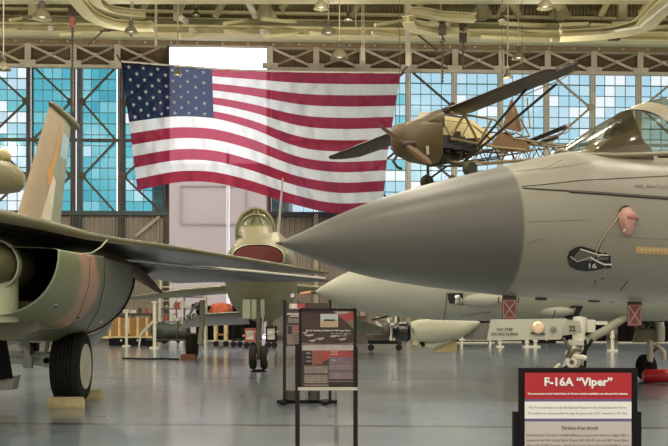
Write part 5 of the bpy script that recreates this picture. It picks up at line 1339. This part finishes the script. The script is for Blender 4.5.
# low dark barriers / curtains on the right and centre back
curt = mat('black_curtain', (18, 17, 17), .9, var=.3, scale=2, spec=.1)
def curtain(px0, px1, ytop, D_, label):
    a = P(px0, ytop, D_); b = P(px1, ytop, D_); mb = MB(); n_ = max(8, int((b.x-a.x)/.12)); vs = []
    for k in range(n_+1): x = a.x+(b.x-a.x)*k/n_; y = D_+.06*math.sin(k*1.6); vs += [(x, y, .04), (x, y, a.z)]
    mb.add(vs, [(2*k, 2*k+2, 2*k+3, 2*k+1) for k in range(n_)], curt)
    vs2 = [(v[0], v[1]+.05, v[2]) for v in vs]; mb.add(vs2, [(2*k, 2*k+2, 2*k+3, 2*k+1) for k in range(n_)], curt)
    mb.bar((a.x, D_, a.z), (b.x, D_, a.z), .06, .06, steelD); mb.bar((a.x, D_, .03), (b.x, D_, .03), .3, .05, cream)
    tag(mb.build('curtain_screen'), label, 'screen', 'black curtain screens')
curtain(456, 494, 314, 47, 'black curtain screen left of the stencilled gear door')
curtain(497, 606, 312, 47.8, 'wide black curtain screen behind the white nose strut')
curtain(196, 262, 306, 49.6, 'low black curtain screen across the foot of the open doorway')
curtain(618, 700, 312, 47.2, 'black curtain screen at the right edge behind the main gear')
crate(318, 366, 316, 344, 46, steelD, 'dark equipment cabinet behind the poster boards', 'equipment_cabinet', 'cabinet')
LD = thing('low_bench', (P(475, 0, 43).x, 43, 0), 'low cream bench in front of the left black screen', 'bench')
mb = MB(); xa, xb = P(459, 0, 43).x, P(492, 0, 43).x; mb.box(((xa+xb)/2, 43, .28), (xb-xa, .4, .06), cream); mb.build('top', LD)
for x in (xa+.1, xb-.1): mb = MB(); mb.box((x, 43, .125), (.08, .35, .25), cream); mb.build('leg', LD)
for px, m_, lab in ((462, white, 'white jar at the left end of the low cream bench'), (465.5, black, 'black jar second from left on the low bench'), (472, steelD, 'dark grey jar in the middle of the low bench'), (477, black, 'black jar right of the middle of the low bench')):
    mb = MB(); mb.lathe([(.06, 0), (.07, .12), (.04, .16), (.04, .2)], (P(px, 0, 43).x, 43, .31), Z_, m_, 12); tag(mb.build('jar'), lab, 'jar', 'jars on the low bench')
# dark bench line behind (green boxes between)
crate(300, 318, 320, 345.5, 44, steelL, 'grey cabinet just left of the dark equipment cabinet', 'equipment_cabinet', 'cabinet')

# ------------------------------------------------------------------ world, lights, camera
w = bpy.data.worlds.new('sky'); bpy.context.scene.world = w; w.use_nodes = True
bg = w.node_tree.nodes['Background']; bg.inputs['Color'].default_value = (.93, .97, 1, 1); bg.inputs['Strength'].default_value = WS
def area(name, loc, rot, sx, sy, e, c):
    l = bpy.data.lights.new(name, 'AREA'); l.shape = 'RECTANGLE'; l.size = sx; l.size_y = sy; l.energy = e; l.color = c
    o = bpy.data.objects.new(name, l); o.location = loc; o.rotation_euler = rot; col.objects.link(o); return o
# daylight pouring through the glazed rear doors
area('rear_window_daylight', (0, YB-.6, 8), (math.radians(90), 0, 0), 46, 9, 1700, (1, .95, .85))
# high-bay lamps of the hangar
for i, (x, y) in enumerate([(x, y) for x in (-16, -8, 0, 8, 16) for y in (-8, 2, 12, 22, 33)]):
    l = bpy.data.lights.new('high_bay_lamp', 'AREA'); l.shape = 'DISK'; l.size = 1.2; l.energy = 600; l.color = (1, .91, .74)
    o = bpy.data.objects.new('high_bay_lamp', l); o.location = (x, y, 15.5); col.objects.link(o)
# added fill lights, without fittings, that brighten the roof steel at the far end
for x in (-18, -9, 0, 9, 18):
    for y, z, e in ((43.5, 11.0, 470), (34, 11.5, 430)):
        l = bpy.data.lights.new('roof_fill_light', 'POINT'); l.shadow_soft_size = .4; l.energy = e; l.color = (1, .9, .68)
        o = bpy.data.objects.new('roof_fill_light', l); o.location = (x, y, z); col.objects.link(o)
cam = bpy.data.cameras.new('camera'); co = bpy.data.objects.new('camera', cam); col.objects.link(co)
co.location = CAM; co.rotation_euler = (math.radians(90), 0, 0)
cam.sensor_width = 36; cam.lens = F/668*36; cam.shift_y = (HY-223)/668; cam.clip_end = 500
sc = bpy.context.scene; sc.camera = co
sc.view_settings.view_transform = 'Standard'; sc.view_settings.look = 'None'; sc.view_settings.gamma = 1; sc.view_settings.exposure = 0
sc.view_settings.use_curve_mapping = False
